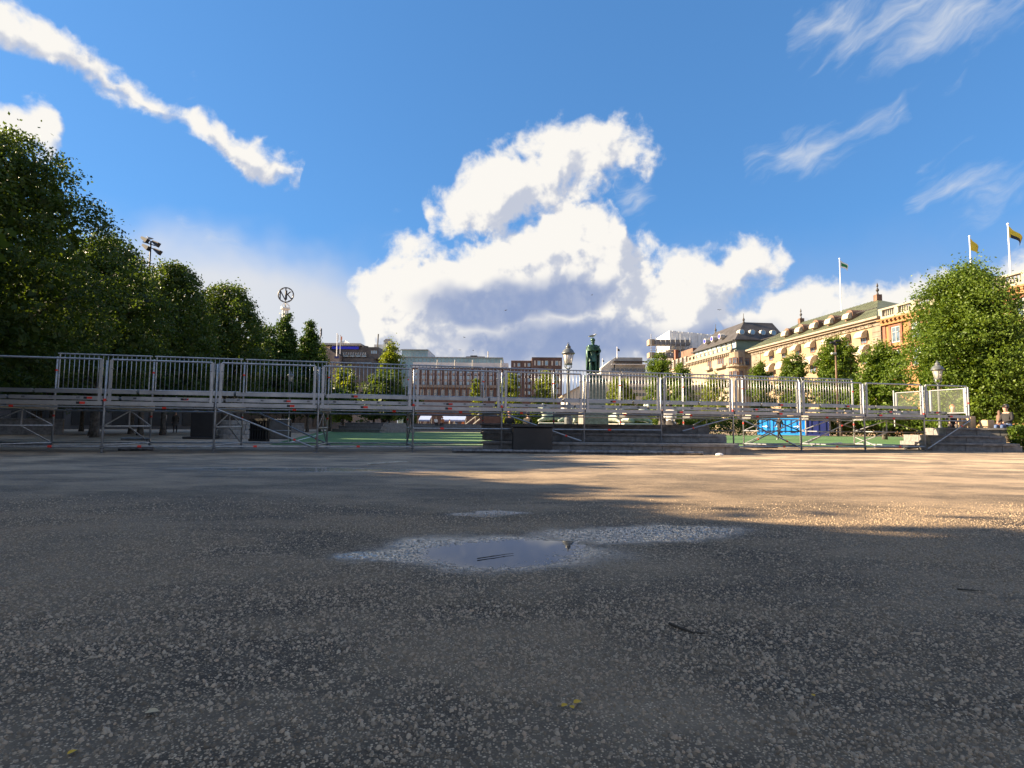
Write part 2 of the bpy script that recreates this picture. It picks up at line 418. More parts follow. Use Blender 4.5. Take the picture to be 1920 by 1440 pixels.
def glass_mat(name, tint, fac, rough=.1):
    m_ = bpy.data.materials.new(name); m_.use_nodes = True; nt = m_.node_tree; T = NT(nt)
    b = nt.nodes['Principled BSDF']; out = nt.nodes['Material Output']
    b.inputs['Base Color'].default_value = (*tint, 1); b.inputs['Roughness'].default_value = rough
    tr = T.n('ShaderNodeBsdfTransparent'); mx = T.n('ShaderNodeMixShader')
    g = T.n('ShaderNodeNewGeometry').outputs['Position']
    T.put(mx.inputs[0], T.lin(T.noise(g, 1.6, 5, .6), .25, .75, fac*.6, fac*1.4))
    nt.links.new(tr.outputs[0], mx.inputs[1]); nt.links.new(b.outputs[0], mx.inputs[2]); nt.links.new(mx.outputs[0], out.inputs[0])
    return m_
M['lampglass'] = glass_mat('lantern glass', (.72,.66,.60), .55, .25)
M['plexi'] = glass_mat('hazy plexiglass', (.30,.33,.28), .08, .3)
# ------------------------------------------------------------------ ground: worn asphalt with exposed stones and a puddle
def vnoise(x, y, seed):
    """smooth value noise on numpy arrays"""
    xi, yi = np.floor(x).astype(np.int64), np.floor(y).astype(np.int64); fx, fy = x-xi, y-yi
    fx = fx*fx*(3-2*fx); fy = fy*fy*(3-2*fy)
    def h(a, b):
        n_ = (a*374761393 + b*668265263 + seed*974711) & 0x7fffffff
        n_ = ((n_ ^ (n_ >> 13))*1274126177) & 0x7fffffff
        return ((n_ ^ (n_ >> 16)) & 0xffff)/65535.
    return (h(xi,yi)*(1-fx)+h(xi+1,yi)*fx)*(1-fy)+(h(xi,yi+1)*(1-fx)+h(xi+1,yi+1)*fx)*fy
def fbm(x, y, seed, o=4):
    s_, a = 0, .5
    for i in range(o): s_ = s_ + a*vnoise(x*2**i, y*2**i, seed+i); a *= .5
    return s_
BAS = [(-.12,3.44,.30,.26,.015),(.16,3.74,.26,.13,.010),(-.05,3.52,.95,.48,.0108),(.95,4.08,.75,.20,.0078),(-.8,3.32,.3,.13,.002),(-.25,5.0,.45,.15,.006)]
WATER = -.0096
def gh(x, y):
    z = (fbm(x*1.3, y*1.3, 3, 3)-.44)*.008 + (fbm(x*38, y*38, 9, 2)-.375)*.011*np.clip((1.85-np.abs(x))/.3, 0, 1)*np.clip((y-2.85)/.2, 0, 1)*np.clip((4.55-y)/.3, 0, 1)
    for cx, cy, rx, ry, dp in BAS:
        z = z - dp*np.exp(-(((x-cx)/rx)**2+((y-cy)/ry)**2))
    far = np.clip((np.hypot(x, y)-9)/5, 0, 1)
    return z*(1-far)
def grow(a, b, step, gf):
    o = [a]
    while abs(o[-1]-a) < abs(b-a): o.append(o[-1]+math.copysign(step, b-a)); step *= gf
    return o[1:]
xs = np.array(sorted(grow(-3.2, -3000, .03, 1.16))+list(np.concatenate([np.arange(-3.2, -1.9, .03), np.arange(-1.9, 1.9, .012), np.arange(1.9, 3.21, .03)]))+grow(3.2, 3000, .03, 1.16))
ys = np.array(sorted(grow(.9, -800, .03, 1.25))+list(np.concatenate([np.arange(.9, 2.8, .03), np.arange(2.8, 4.6, .0115)]))+grow(4.6, 4000, .03, 1.12))
X, Y = np.meshgrid(xs, ys); Z = gh(X, Y)
nx, ny = len(xs), len(ys)
idx = np.arange(nx*ny).reshape(ny, nx)
quads = np.stack([idx[:-1,:-1], idx[:-1,1:], idx[1:,1:], idx[1:,:-1]], -1).reshape(-1, 4)

def wet_nodes(T, pos):
    """how wet the surface is: damp asphalt round the puddle and a few spots"""
    w = T.vm('SUBTRACT', T.noise(pos, 2.2, 4, .6, color=True), (.5,.5,.5))
    p = T.vm('ADD', pos, T.vm('SCALE', w, scale=.55))
    out = None
    for cx, cy, rx, ry, rot in ((-.10,3.5,.80,.58,0),(.95,4.12,1.0,.34,12),(-.7,3.32,.4,.2,6),(-.2,5.0,.38,.14,0),(-3.4,9.6,2.6,.5,0)):
        l = T.vm('LENGTH', T.mapping(T.vm('MULTIPLY', p, (1,1,0)), (cx,cy,0), (0,0,R(rot)), (rx,ry,1)))
        f = T.smooth(l, 1.15, .45)
        out = f if out is None else T.math('MAXIMUM', out, f)
    return out
def asphalt(name, stone=False):
    m_ = bpy.data.materials.new(name); m_.use_nodes = True; nt = m_.node_tree; T = NT(nt); b = nt.nodes['Principled BSDF']
    g = T.n('ShaderNodeNewGeometry'); pos = g.outputs['Position']
    wet = wet_nodes(T, pos)
    big = T.noise(T.mapping(pos, scale=(1.4, .85, 1)), .75, 5, .62)          # worn and dusty areas
    mid = T.noise(T.mapping(pos, scale=(1.6, .7, 1)), 2.6, 5, .65)
    dust = T.math('ADD', T.math('MULTIPLY', T.smooth(big, .40, .62), .65), T.math('MULTIPLY', T.smooth(mid, .4, .68), .35))
    if stone:
        rnd = g.outputs['Random Per Island']
        c = T.mix(T.math('POWER', rnd, 1.35), (.075,.066,.055,1), (.37,.325,.27,1))
        c = T.mix(T.math('MULTIPLY', T.smooth(rnd, .90, .97), .6), c, (.27,.20,.15,1))
        c = T.mix(T.math('MULTIPLY', dust, .72), c, (.17,.143,.112,1))
    else:
        vo = T.n('ShaderNodeTexVoronoi'); T.put(vo.inputs['Vector'], pos); vo.inputs['Scale'].default_value = 150
        cs = T.n('ShaderNodeSeparateColor'); T.put(cs.inputs[0], vo.outputs['Color'])
        st = T.math('MULTIPLY', T.smooth(vo.outputs['Distance'], .62, .3), T.smooth(cs.outputs[0], .28, .42))
        c = T.mix(st, T.mix(dust, (.028,.0235,.0185,1), (.16,.135,.105,1)), T.mix(T.math('POWER', cs.outputs[1], 1.6), (.08,.068,.053,1), (.42,.355,.275,1)))
        # far off the stones melt into the mean tone
        dist = T.vm('LENGTH', pos)
        fine = T.mix(dust, (.125,.112,.096,1), (.48,.415,.335,1))
        fine = T.mix(T.smooth(T.noise(pos, 34, 3, .7), .35, .65, .45, 0), fine, (.06,.05,.04,1))
        c = T.mix(T.smooth(dist, 4.5, 18, 0, .8), c, fine)
        # dark cracks and tar stains
        cr = T.noise(T.mapping(pos, scale=(1.8, .8, 1)), 1.1, 6, .68)
        c = T.mix(T.smooth(cr, .575, .68, 0, .75), c, (.03,.028,.028,1))
    c = T.mix(T.math('MULTIPLY', wet, .2), c, (.018,.018,.019,1))
    c = T.mix(1.0, c, (1.60, 1.38, 1.14, 1), 'MULTIPLY')
    T.put(b.inputs['Base Color'], c)
    T.put(b.inputs['Coat Weight'], T.math('MULTIPLY', T.smooth(wet, .15, .8), T.smooth(T.noise(pos, 90, 3, .6), .40, .62)))
    b.inputs['Coat Roughness'].default_value = .10
    T.put(b.inputs['Roughness'], T.math('MULTIPLY_ADD', wet, -.72, T.lin(mid, .3, .7, .70, .86)))
    T.put(b.inputs['Specular IOR Level'], T.math('MULTIPLY_ADD', wet, .6, T.smooth(T.vm('LENGTH', pos), 4, 12, .28, .6)))
    bp = T.n('ShaderNodeBump'); bp.inputs['Strength'].default_value = .5 if not stone else .25; bp.inputs['Distance'].default_value = .006
    hgt = T.noise(pos, 260, 3, .6)
    if not stone: hgt = T.math('ADD', hgt, T.math('MULTIPLY', T.smooth(vo.outputs['Distance'], .6, .1), .8))
    T.put(bp.inputs['Height'], hgt); nt.links.new(bp.outputs[0], b.inputs['Normal'])
    return m_
M['asphalt'] = asphalt('worn asphalt'); M['stones'] = asphalt('asphalt stones', True)
me = np_mesh_idx('ground', np.stack([X.ravel(), Y.ravel(), Z.ravel()], 1), quads, M['asphalt'], True)
ground = tag(link(bpy.data.objects.new('ground', me)), 'worn grey asphalt of the open square', None, None, 'structure')

# exposed stones of the asphalt, bedded in the surface (uncountable)
def stones(n, y0, y1, smin, smax, seed):
    r = np.random.default_rng(seed)
    yy = y0+(y1-y0)*r.random(n); xx = (r.random(n)*2-1)*(yy*.93+.45)
    sz = (smin+(smax-smin)*r.random(n)**1.9)
    bare = fbm(xx*1.1+5, yy*1.4, 21, 4)               # some areas are filled flush with grit
    keep = r.random(n) < np.clip((bare-.34)*6, .48, 1)*np.clip((6.4-yy)/2.2, 0, 1)
    xx, yy, sz = xx[keep], yy[keep], sz[keep]; n = len(xx)
    # dome: 6 rim, 5 upper, 1 top
    ang = r.random(n)*6.28
    rim = np.stack([np.cos(np.arange(6)*math.pi/3), np.sin(np.arange(6)*math.pi/3)], 1)
    V = np.zeros((n, 11, 3)); el = .55+.45*r.random(n)
    jit = .72+.56*r.random((n, 6))
    for k in range(6):
        px_, py_ = rim[k]*1.0
        V[:, k, 0] = px_*jit[:, k]; V[:, k, 1] = py_*jit[:, k]*el; V[:, k, 2] = -.45
    j4 = .45+.35*r.random((n, 4))
    for k in range(4):
        a = k*math.pi/2+.4
        V[:, 6+k, 0] = math.cos(a)*j4[:, k]; V[:, 6+k, 1] = math.sin(a)*j4[:, k]*el; V[:, 6+k, 2] = .15+.50*r.random(n)
    V[:, 10, 2] = .45+.3*r.random(n)
    V[:, 10, 0] = (r.random(n)-.5)*.4; V[:, 10, 1] = (r.random(n)-.5)*.3
    # round the puddle the stones are shaped flat so their wet tops glint
    flatm = np.clip(np.exp(-((xx+.05)/1.15)**2-((yy-3.55)/.55)**2)*1.6+np.exp(-((xx-1.0)/.8)**2-((yy-4.12)/.3)**2), 0, 1)
    V[..., 2] *= (1-.68*flatm)[:, None]
    V *= (sz/2)[:, None, None]
    c, s_ = np.cos(ang), np.sin(ang)
    x2 = V[..., 0]*c[:, None]-V[..., 1]*s_[:, None]; y2 = V[..., 0]*s_[:, None]+V[..., 1]*c[:, None]
    V[..., 0] = x2+xx[:, None]; V[..., 1] = y2+yy[:, None]
    V[..., 2] += (gh(xx, yy)+.0012)[:, None]
    tri = []
    top4 = [6, 7, 8, 9]
    near = [0, 0, 1, 2, 2, 3]  # which upper vertex each rim vertex joins
    for k in range(6):
        k2 = (k+1) % 6; a, b_ = top4[near[k]], top4[near[k2]]
        tri.append((k, k2, a))
        if a != b_: tri.append((k2, b_, a))
    for k in range(4): tri.append((top4[k], top4[(k+1) % 4], 10))
    tri = np.array(tri)
    T_ = (tri[None]+np.arange(n)[:, None, None]*11).reshape(-1, 3)
    return V.reshape(-1, 3), T_
v1, t1 = stones(138000, 1.0, 6.0, .006, .0195, 5)
me = np_mesh_idx('gravel', v1, t1, M['stones'])
tag(link(bpy.data.objects.new('gravel', me)), 'coarse stones showing in the worn asphalt surface', None, None, 'stuff')

# puddle: a level sheet of water in the hollow
mw = bpy.data.materials.new('puddle water'); mw.use_nodes = True; b = mw.node_tree.nodes['Principled BSDF']
b.inputs['Base Color'].default_value = (.02,.022,.026,1); b.inputs['Roughness'].default_value = .015; b.inputs['IOR'].default_value = 1.36
b.inputs['Specular IOR Level'].default_value = .75
def water_sheet(cx, cy, rx, ry, lev):
    mb = MB(); n = 40
    mb.add([(cx+rx*math.cos(6.2832*k/n), cy+ry*math.sin(6.2832*k/n), lev) for k in range(n)], [tuple(range(n))]); return mb
o = water_sheet(-.08, 3.7, 2.3, 1.0, WATER).build('puddle', mw); tag(o, None, None, None, 'structure')
M['damp'] = mw
# rectangle of green artificial turf with painted lines, beyond the scaffolding
def turf_mat():
    m_ = mat('artificial turf', (.065,.15,.038), .9, 0, .15, 1.2, .5, 160, hue=(.045,.115,.034)); return m_
M['turf'] = turf_mat()
M['line'] = mat('white turf line', (.62,.64,.60), .85, 0, .1, 3)
def flat(name, pts, z, m_, parent=None):
    mb = MB(); mb.add([(p[0], p[1], z) for p in pts], [tuple(range(len(pts)))]); o = mb.build(name, m_, parent); return o
tA, tB, tC, tD = xz(505, 21.0), xz(1755, 24.0), xz(1690, 62), xz(606, 70)
turf = tag(flat('turf_pitch', [tA, tB, tC, tD], .012, M['turf']), 'green artificial turf laid over the square', None, None, 'structure')
def strip(p, q, w_, z=.017):
    p, q = Vector((p[0], p[1], 0)), Vector((q[0], q[1], 0)); t = (q-p).normalized(); n_ = Vector((-t.y, t.x, 0))*w_/2
    return flat('pitch_line', [p+n_, p-n_, q-n_, q+n_], z, M['line'], turf)
for a, b_ in ((xz(470,22.2), xz(1750,25.2)), (xz(690,29), xz(1000,29.5)), (xz(545,24), xz(620,64)), (xz(560,46), xz(1640,44)), (xz(1640,27), xz(1600,60))):
    strip(a, b_, .12)
for k in range(7): strip(xz(700,33)+Vector((k*.9,0,0)), xz(700,33)+Vector((k*.9+.45,.02,0)), .10, .018)
# ------------------------------------------------------------------ scaffolding walkway
SB, SD, BAY, DEP = Vector((-10.3, 14.3, 0)), Vector((.973, .2297, 0)).normalized(), 2.57, 3.07
SN = Vector((-SD.y, SD.x, 0)); SROT = math.atan2(SD.y, SD.x)
def S(k, w_, z): 
    p = SB + SD*(BAY*k) + SN*w_; return Vector((p.x, p.y, z))
scaf = thing('scaffold_walkway', S(0, 0, 0), 'long galvanised scaffold walkway with barred railing across the square', 'scaffold')
def beam(mb, k0, k1, w0, z0, z1, th, inset=.0):
    a, b_ = S(k0, w0, 0)+SD*inset, S(k1, w0, 0)-SD*inset
    c = (a+b_)/2; mb.obox((c.x, c.y), (SD.x, SD.y), (b_-a).length/2, th/2, z0, z1)
def tubes(name, a, b_, r, m_='galv', parent=None, n=8):
    mb = MB(); mb.tube(a, b_, r, n=n); return mb.build(name, M[m_], parent or scaf)
KEND = 10.8
ks = [-2, -1, 0, 1, 2, 3, 4, 5, 6, 7, 8, 9, 10]
base_z = {4: .0, 5: .30, 6: .30}
# uprights
std_mb = MB(); std_mb.tube((0,0,0), (0,0,1), .0265, n=10); std_me = std_mb.mesh('standard', M['galv'], smooth=True)
ros = MB()
if True: ros.lathe((0,0,0), [(.028,-.006),(.062,-.005),(.062,.005),(.028,.006)], 10)
ros_me = ros.mesh('rosette', M['darksteel'])
bp = MB(); bp.box(-.075,.075,-.075,.075,0,.008); bp.tube((0,0,.008),(0,0,.16),.019,n=8); bp.lathe((0,0,.10),[(.02,0),(.05,.004),(.05,.018),(.02,.022)],8)
bp_me = bp.mesh('base_plate', M['darksteel'])
sqw = MB(); sqw.box(-.026,.026,-.02,.02,0,1); sq_me = sqw.mesh('frame_post', M['alu'])
for k in ks:
    for w_ in (0, DEP):
        z0 = base_z.get(k, 0) if w_ == 0 else (.86 if k in (5, 6) else (.86 if k == 4 else 0))
        top = 2.34 if w_ == 0 else 2.72
        o = inst('standard', std_me, scaf, S(k, w_, z0+.02), SROT, (1, 1, top-z0-.02))
        if k in (0, 3, 4, 7, 10) and w_ == 0:
            mb = MB(); mb.tube(S(k, 0, 1.30), S(k, 0, 1.37), .033, n=8); mb.build('marker_band', M['red'], scaf)
        if w_ == DEP:
            mb = MB(); mb.tube(S(k, w_, 2.28), S(k, w_, 2.33), .036, n=8); mb.build('marker_band', M['red'], scaf)
            mb = MB(); mb.tube(S(k, w_, .93), S(k, w_, .99), .030, n=8); mb.build('marker_band', M['red'], scaf)
        if z0 == 0:
            for z_ in (.17, .67, 1.17): inst('rosette', ros_me, scaf, S(k, w_, z_), SROT)
        inst('base_plate', bp_me, scaf, S(k, w_, z0+.002), SROT)
# end uprights hang over the steps
tubes('standard', S(KEND, 0, 1.05), S(KEND, 0, 2.34), .0265, 'galv'); tubes('standard', S(KEND, DEP, .9), S(KEND, DEP, 2.4), .0265, 'galv')
mb = MB(); mb.tube(S(KEND, 0, 1.72), S(KEND, 0, 1.78), .034, n=8); mb.build('marker_band', M['red'], scaf)
# per bay
bays = [(-2, -1), (-1, 0)] + [(k, k+1) for k in range(0, 10)] + [(10, KEND)]
bal = MB(); bal.tube((0,0,0), (0,0,1), .0115, n=6); bal_me = bal.mesh('baluster', M['galv'], smooth=True)
rr = random.Random(3)
hinge = MB(); hinge.box(-.035,.035,-.012,.0,-.022,.022); hinge_me = hinge.mesh('bracket', M['darksteel'])
for (k0, k1) in bays:
    # three stepped edge beams and the decks behind them
    for (w0, z0, z1, th, w1, nm) in ((-.03, 1.20, 1.305, .055, .84, 0), (.88, 1.365, 1.465, .05, 1.95, 1), (2.0 if k0 < 0 else 2.02, 1.59, 1.70, .05, 3.0, 2)):
        mb = MB(); beam(mb, k0, k1, w0, z0, z1, th, .035); beam(mb, k0, k1, w0-th/2-.006, z0+.032, z0+.045, .012, .05); beam(mb, k0, k1, w0-th/2-.006, z1-.02, z1-.006, .012, .05)
        bo = mb.build('edge_beam', M['alu'], scaf)
        if nm == 1:
            for q in range(4):
                p = S(k0+(k1-k0)*(.14+.24*q), w0-th/2-.013, (z0+z1)/2+.01); inst('bracket', hinge_me, bo, p, SROT)
        if rr.random() < .85 and nm != 2 or rr.random() < .4:
            t = .2+.6*rr.random(); mb = MB(); beam(mb, k0+(k1-k0)*t, k0+(k1-k0)*t+.045, w0-th/2-.008, z0+.025, z1-.022, .012); mb.build('sticker', M['red'], bo)
            mb = MB(); beam(mb, k0+(k1-k0)*t-.03, k0+(k1-k0)*t, w0-th/2-.008, z0+.025, z1-.022, .012); mb.build('sticker', M['black'], bo)
        nb = 3
        for q in range(nb):
            a_, b_ = w0+.04+(w1-w0-.04)*q/nb, w0+.04+(w1-w0-.04)*(q+1)/nb-.012
            mb = MB(); beam(mb, k0, k1, (a_+b_)/2, z1-.06, z1-.012, b_-a_, .03); mb.build('deck_plank', M['plank'], scaf)
    # ledgers
    if k1 != KEND:
        tubes('ledger', S(k0, 0, 1.155), S(k1, 0, 1.155), .024)
        t = rr.random()*.7+.1; tubes('marker_band', S(k0+t, 0, 1.155), S(k0+t+.035, 0, 1.155), .030, 'red')
        tubes('ledger', S(k0, DEP, 1.12), S(k1, DEP, 1.12), .024)
        if k0 not in (4, 5): tubes('ledger', S(k0, DEP, .17), S(k1, DEP, .17), .024)
        if k0 not in (3, 4, 5):
            tubes('ledger', S(k0, 0, .165), S(k1, 0, .165), .024)
            t = rr.random()*.7+.1; tubes('marker_band', S(k0+t, 0, .165), S(k0+t+.035, 0, .165), .030, 'red')
        if k0 in (3, 4, 5):
            tubes('ledger', S(k0, 0, .68), S(k1, 0, .68), .024); t = .3; tubes('marker_band', S(k0+t, 0, .68), S(k0+t+.04, 0, .68), .030, 'red')
    else: tubes('ledger', S(k0, 0, 1.1), S(k1, 0, 1.1), .024)
    # front guard frame: two square posts and a top tube
    mb = MB(); e = .11/BAY
    mb.tube(S(k0+e, -.02, 2.365), S(k1-e, -.02, 2.365), .024, n=8)
    fr = mb.build('guard_frame', M['galv'], scaf, origin=S(k0, 0, 1.28))
    for kk in ((k0+e, k1-e) if k0 >= 0 else ((k1-e,) if k0 == -1 else ())):
        inst('frame_post', sq_me, fr, S(kk, -.02, 1.30), SROT, (1.25, 1, 1.055))
        for zz in (1.62, 2.12):
            mb = MB(); beam(mb, kk-.022 if kk == k1-e else kk, kk if kk == k1-e else kk+.022, -.02, zz, zz+.02, .05)
            mb.build('clamp', M['darksteel'], fr)
    # barred panel at the back
    if -1 <= k0 and k1 != KEND:
        mb = MB(); mb.tube(S(k0+.015, DEP-.05, 2.80), S(k1-.015, DEP-.05, 2.80), .023, n=8); mb.tube(S(k0+.03, DEP-.05, 1.76), S(k1-.03, DEP-.05, 1.76), .018, n=8)
        for e2 in (.035, .965): mb.tube(S(k0+e2, DEP-.05, 1.70), S(k0+e2, DEP-.05, 2.80), .019, n=8)
        gp = mb.build('railing_panel', M['galv'], scaf, origin=S(k0, DEP, 1.7))
        nbal = 19
        for q in range(1, nbal):
            inst('baluster', bal_me, gp, S(k0+.035+.93*q/nbal, DEP-.05, 1.76), SROT, (1, 1, 1.04))
# the right end is closed with two hazy panes
for (w0, w1) in ((.12, 1.45), (1.6, 2.95)):
    mb = MB()
    for w_ in (w0, w1): mb.obox(S(KEND, w_, 0)[:2], (SN.x, SN.y), .035, .03, 1.38, 2.30)
    mb.tube(S(KEND, w0, 2.29), S(KEND, w1, 2.29), .025, n=8); mb.tube(S(KEND, w0, 1.40), S(KEND, w1, 1.40), .02, n=8)
    fr = mb.build('end_panel', M['alu'], scaf, origin=S(KEND, w0, 1.38))
    c = S(KEND, (w0+w1)/2, 0); mb = MB(); mb.obox((c.x, c.y), (SN.x, SN.y), (w1-w0)/2-.04, .006, 1.42, 2.26); mb.build('pane', M['plexi'], fr)
# last front bay holds one more pane
# transverse frames
for k in ks:
    rear_ok = k not in (4, 5, 6)
    a, b_ = S(k, .06, 0), S(k, DEP-.02, 0); c = (a+b_)/2
    mb = MB(); mb.obox((c.x, c.y), (SN.x, SN.y), (b_-a).length/2, .05, 1.125, 1.155); mb.obox((c.x, c.y), (SN.x, SN.y), (b_-a).length/2, .022, 1.165, 1.20)
    mb.build('cross_beam', M['alu'], scaf)
    mb = MB(); c = S(k+.03, 1.9, 0); mb.obox((c.x, c.y), (SN.x, SN.y), 1.12, .03, 1.15, 1.33); mb.build('deck_edge_board', M['deckwood'], scaf)
    if rear_ok:
        tubes('ledger', S(k, 0, .67), S(k, DEP, .67), .022)
        for p_, q_ in (((1.54, 1.10), (.08, .70)), ((1.54, 1.10), (2.98, .70)), ((1.5, .66), (2.95, .2))):
            tubes('diagonal_brace', S(k, p_[0], p_[1]), S(k, q_[0], q_[1]), .020)
        tubes('frame_strut', S(k, 1.54, .67), S(k, 1.54, 1.12), .022)
        tubes('ledger', S(k, 0, .2), S(k, DEP, .17), .022)
# long diagonals
for (k0, z0, k1, z1, w_) in ((1.03, 1.13, 1.97, .14, -.03), (4.05, 1.10, 4.96, .33, -.03), (7.05, 1.12, 7.96, .15, -.03), (8.96, 1.1, 8.05, .14, -.03+DEP), (10.03, .1, KEND, 1.12, -.03),
                             (1.2, 1.1, 2.05, .1, DEP-.05), (-1.9, 1.1, -1.05, .1, -.03), (9.05, .14, 9.95, 1.1, -.03+DEP), (7.0, 1.1, 6.3, .66, .05)):
    d_ = tubes('diagonal_brace', S(k0, w_, z0), S(k1, w_, z1), .024)
    a, b_ = S(k0, w_, z0), S(k1, w_, z1); t = .78; tubes('marker_band', a.lerp(b_, t), a.lerp(b_, t+.025), .030, 'red')

# loose tubes and boards lying about
def loose(label, a, b_, r, m_='galv'):
    a, b_ = Vector(a), Vector(b_); mb = MB(); mb.tube(a, b_, r, n=10); d_ = (b_-a).normalized()
    for t in (.25, .7):
        q = a.lerp(b_, t); mb.tube(q-d_*.03, q+d_*.03, r*1.12, n=10)
    return tag(mb.build('scaffold_tube', M[m_], None, origin=a, smooth=False), label, 'tube', 'loose scaffold tubes')
loose('long dark pipe lying in front of the stone steps', xz(848, 16.15, .06), xz(1318, 15.85, .06), .055, 'darksteel')
loose('pale thick tube lying on ground near leftmost upright', xz(228, 17.0, .28), xz(283, 17.0, .28), .045)
loose('grey tube on ground under the pale thick tube', xz(222, 15.6, .05), xz(288, 15.8, .05), .05, 'darksteel')
loose('short white tube on turf near blue container', xz(1395, 22.3, .07), xz(1458, 22.1, .07), .06)
loose('thin tube lying on turf between right uprights', xz(1522, 24.4, .07), xz(1578, 24.7, .16), .035)
loose('short tube lying on turf by right stone steps', xz(1698, 22.0, .06), xz(1725, 22.6, .1), .06)
loose('pale tube lying across turf left of right steps', xz(1640, 23.3, .06), xz(1692, 23.6, .06), .05)
loose('bright tube at left edge behind the scaffold', xz(20, 18.0, .05), xz(96, 18.2, .05), .04)
# boards
for i, (px0, px1, Yd, lab) in enumerate(((110, 150, 18.6, 'pale board lying behind the leftmost scaffold bay'), (330, 352, 16.2, 'small pale board on asphalt behind scaffold'), (690, 850, 22.5, 'long pale batten lying along the turf edge'))):
    a, b_ = xz(px0, Yd), xz(px1, Yd+.3); c = (a+b_)/2; u = b_-a
    mb = MB(); mb.obox((c.x, c.y), (u.x, u.y), u.length/2, .09, .03, .06); tag(mb.build('loose_board', M['offwhite'], None, origin=a), lab, 'board')
# ------------------------------------------------------------------ granite seating steps
def steps(name, label, F0, F1, tiers, mats=('granite', 'granite'), back=6.0, blk=.75, endr=True, seed=1, detail=True):
    """tiers: (start along, end along, set-back, z0, z1); F0->F1 is the front line of the lowest tier"""
    F0, F1 = Vector((F0[0], F0[1], 0)), Vector((F1[0], F1[1], 0)); u = (F1-F0).normalized(); n_ = Vector((-u.y, u.x, 0))
    if n_.y < 0: n_ = -n_
    root = thing(name, F0, label, 'steps'); r_ = random.Random(seed)
    for (s0, s1, sb, z0, z1) in tiers:
        cap = .075; ch = z1-cap
        s = s0
        while s < s1-.02:
            L = min(blk*(.8+.5*r_.random()), s1-s)
            if s1-(s+L) < .3: L = s1-s
            pr = r_.uniform(-.004, .004); c = F0+u*(s+L/2)+n_*(sb+.20+pr)
            mb = MB(); mb.obox((c.x, c.y), (u.x, u.y), L/2-.004, .20, z0 if z0 > 0 else -.05, ch-.002); mb.build('stone_block', M[mats[0]], root, bevel=.006)
            s += L
        s = s0-.05 if True else s0
        while s < s1+.05-.02:
            L = min(blk*2.1*(.8+.4*r_.random()), s1+.05-s)
            if s1+.05-(s+L) < .5: L = s1+.05-s
            last = s+L > s1+.04
            c = F0+u*(s+L/2)+n_*(sb+.36)
            mb = MB()
            if last and endr:    # rounded corner
                P = []; A = F0+u*(s+.004); B = F0+u*(s+L); rad = min(.45, L*.6)
                P.append(A+n_*(sb-.06)); P.append(B-u*rad+n_*(sb-.06))
                for q in range(1, 6): t = q/6*math.pi/2; P.append(B-u*rad+u*rad*math.sin(t)+n_*(sb-.06+rad-rad*math.cos(t)))
                P.append(B+n_*(sb-.06+rad)); P.append(B+n_*(sb+.78)); P.append(A+n_*(sb+.78))
                mb.prism([(p.x, p.y, ch) for p in P], (0, 0, cap)); mb.build('cap_slab', M[mats[1]], root)
            else:
                mb.obox((c.x, c.y), (u.x, u.y), L/2-.003, .42, ch, z1); mb.build('cap_slab', M[mats[1]], root, bevel=.012)
            s += L
        # the inner mass of this tier, a little behind the facing stones
        c = F0+u*((s0+s1)/2)+n_*(sb+.3+(back-sb)/2)
        mb = MB(); mb.obox((c.x, c.y), (u.x, u.y), (s1-s0)/2-.02, (back-sb)/2-.02, -.02 if z0 == 0 else z0-.02, z1-.012); mb.build('core', M[mats[0]], root)
    return root
A, B = xz(905, 17.3), xz(1388, 16.2); Lc = (B-A).length
def s_at(px, sb):      # distance along the front line where a set-back edge meets an image column
    u = (B-A).normalized(); n_ = Vector((-u.y, u.x, 0)); k = (px-960)/F
    p0 = A+n_*sb; return (k*p0.y-p0.x)/(u.x-k*u.y)
steps('granite_steps', 'wide grey granite steps standing under the middle of the scaffold', A, B,
      [(0, Lc, 0, 0, .30), (s_at(905, 1.55), s_at(1362, 1.55), 1.55, .30, .57), (s_at(903, 2.5), s_at(1330, 2.5), 2.5, .57, .86)], back=7.6, blk=.8, seed=2)
A, B = xz(1748, 20.85), xz(1918, 19.9)
A = A; Lc = (B-A).length
steps('granite_steps', 'grey granite steps at the right end of the scaffold', A, B,
      [(0, Lc, 0, 0, .30), (s_at(1741, .75), s_at(1884, .75), .75, .30, .57), (s_at(1772, 1.6), s_at(1905, 1.6), 1.6, .57, .86)], back=4.0, blk=.9, seed=5)
A, B = xz(622, 62), xz(712, 58); Lc = (B-A).length
steps('granite_steps', 'far low granite steps under the trees beyond the turf', A, B, [(0, Lc, 0, 0, .35), (0, Lc-.7, .9, .35, .7), (0, Lc-1.4, 1.8, .7, 1.05)], back=5, blk=2.0, seed=8, endr=False)
A, B = xz(757, 74), xz(900, 74); Lc = (B-A).length
steps('granite_steps', 'far granite steps where two people sit beyond the turf', A, B, [(0, Lc, 0, 0, .4), (0, Lc, .9, .4, .75), (0, Lc, 1.8, .75, 1.05)], back=5, blk=2.2, seed=9, endr=False)
# rounded stone planter behind the black cabinet
c = xz(440, 30); mb = MB(); root = thing('stone_planter', c, 'low round stone planter of stacked rings under the trees', 'planter')
for i in range(4):
    n = 9
    for k in range(n):
        a0, a1 = 6.2832*k/n+.15*i, 6.2832*(k+1)/n+.15*i-.02; r1 = .86-.05*i+.04*random.random(); pts = []
        for a in (a0, (a0+a1)/2, a1): pts.append((c.x+r1*math.cos(a), c.y+r1*math.sin(a), .24*i))
        for a in (a1, a0): pts.append((c.x+.5*math.cos(a), c.y+.5*math.sin(a), .24*i))
        mb = MB(); mb.prism(pts, (0, 0, .225)); mb.build('stone_block', M['granite2'], root, bevel=.02)
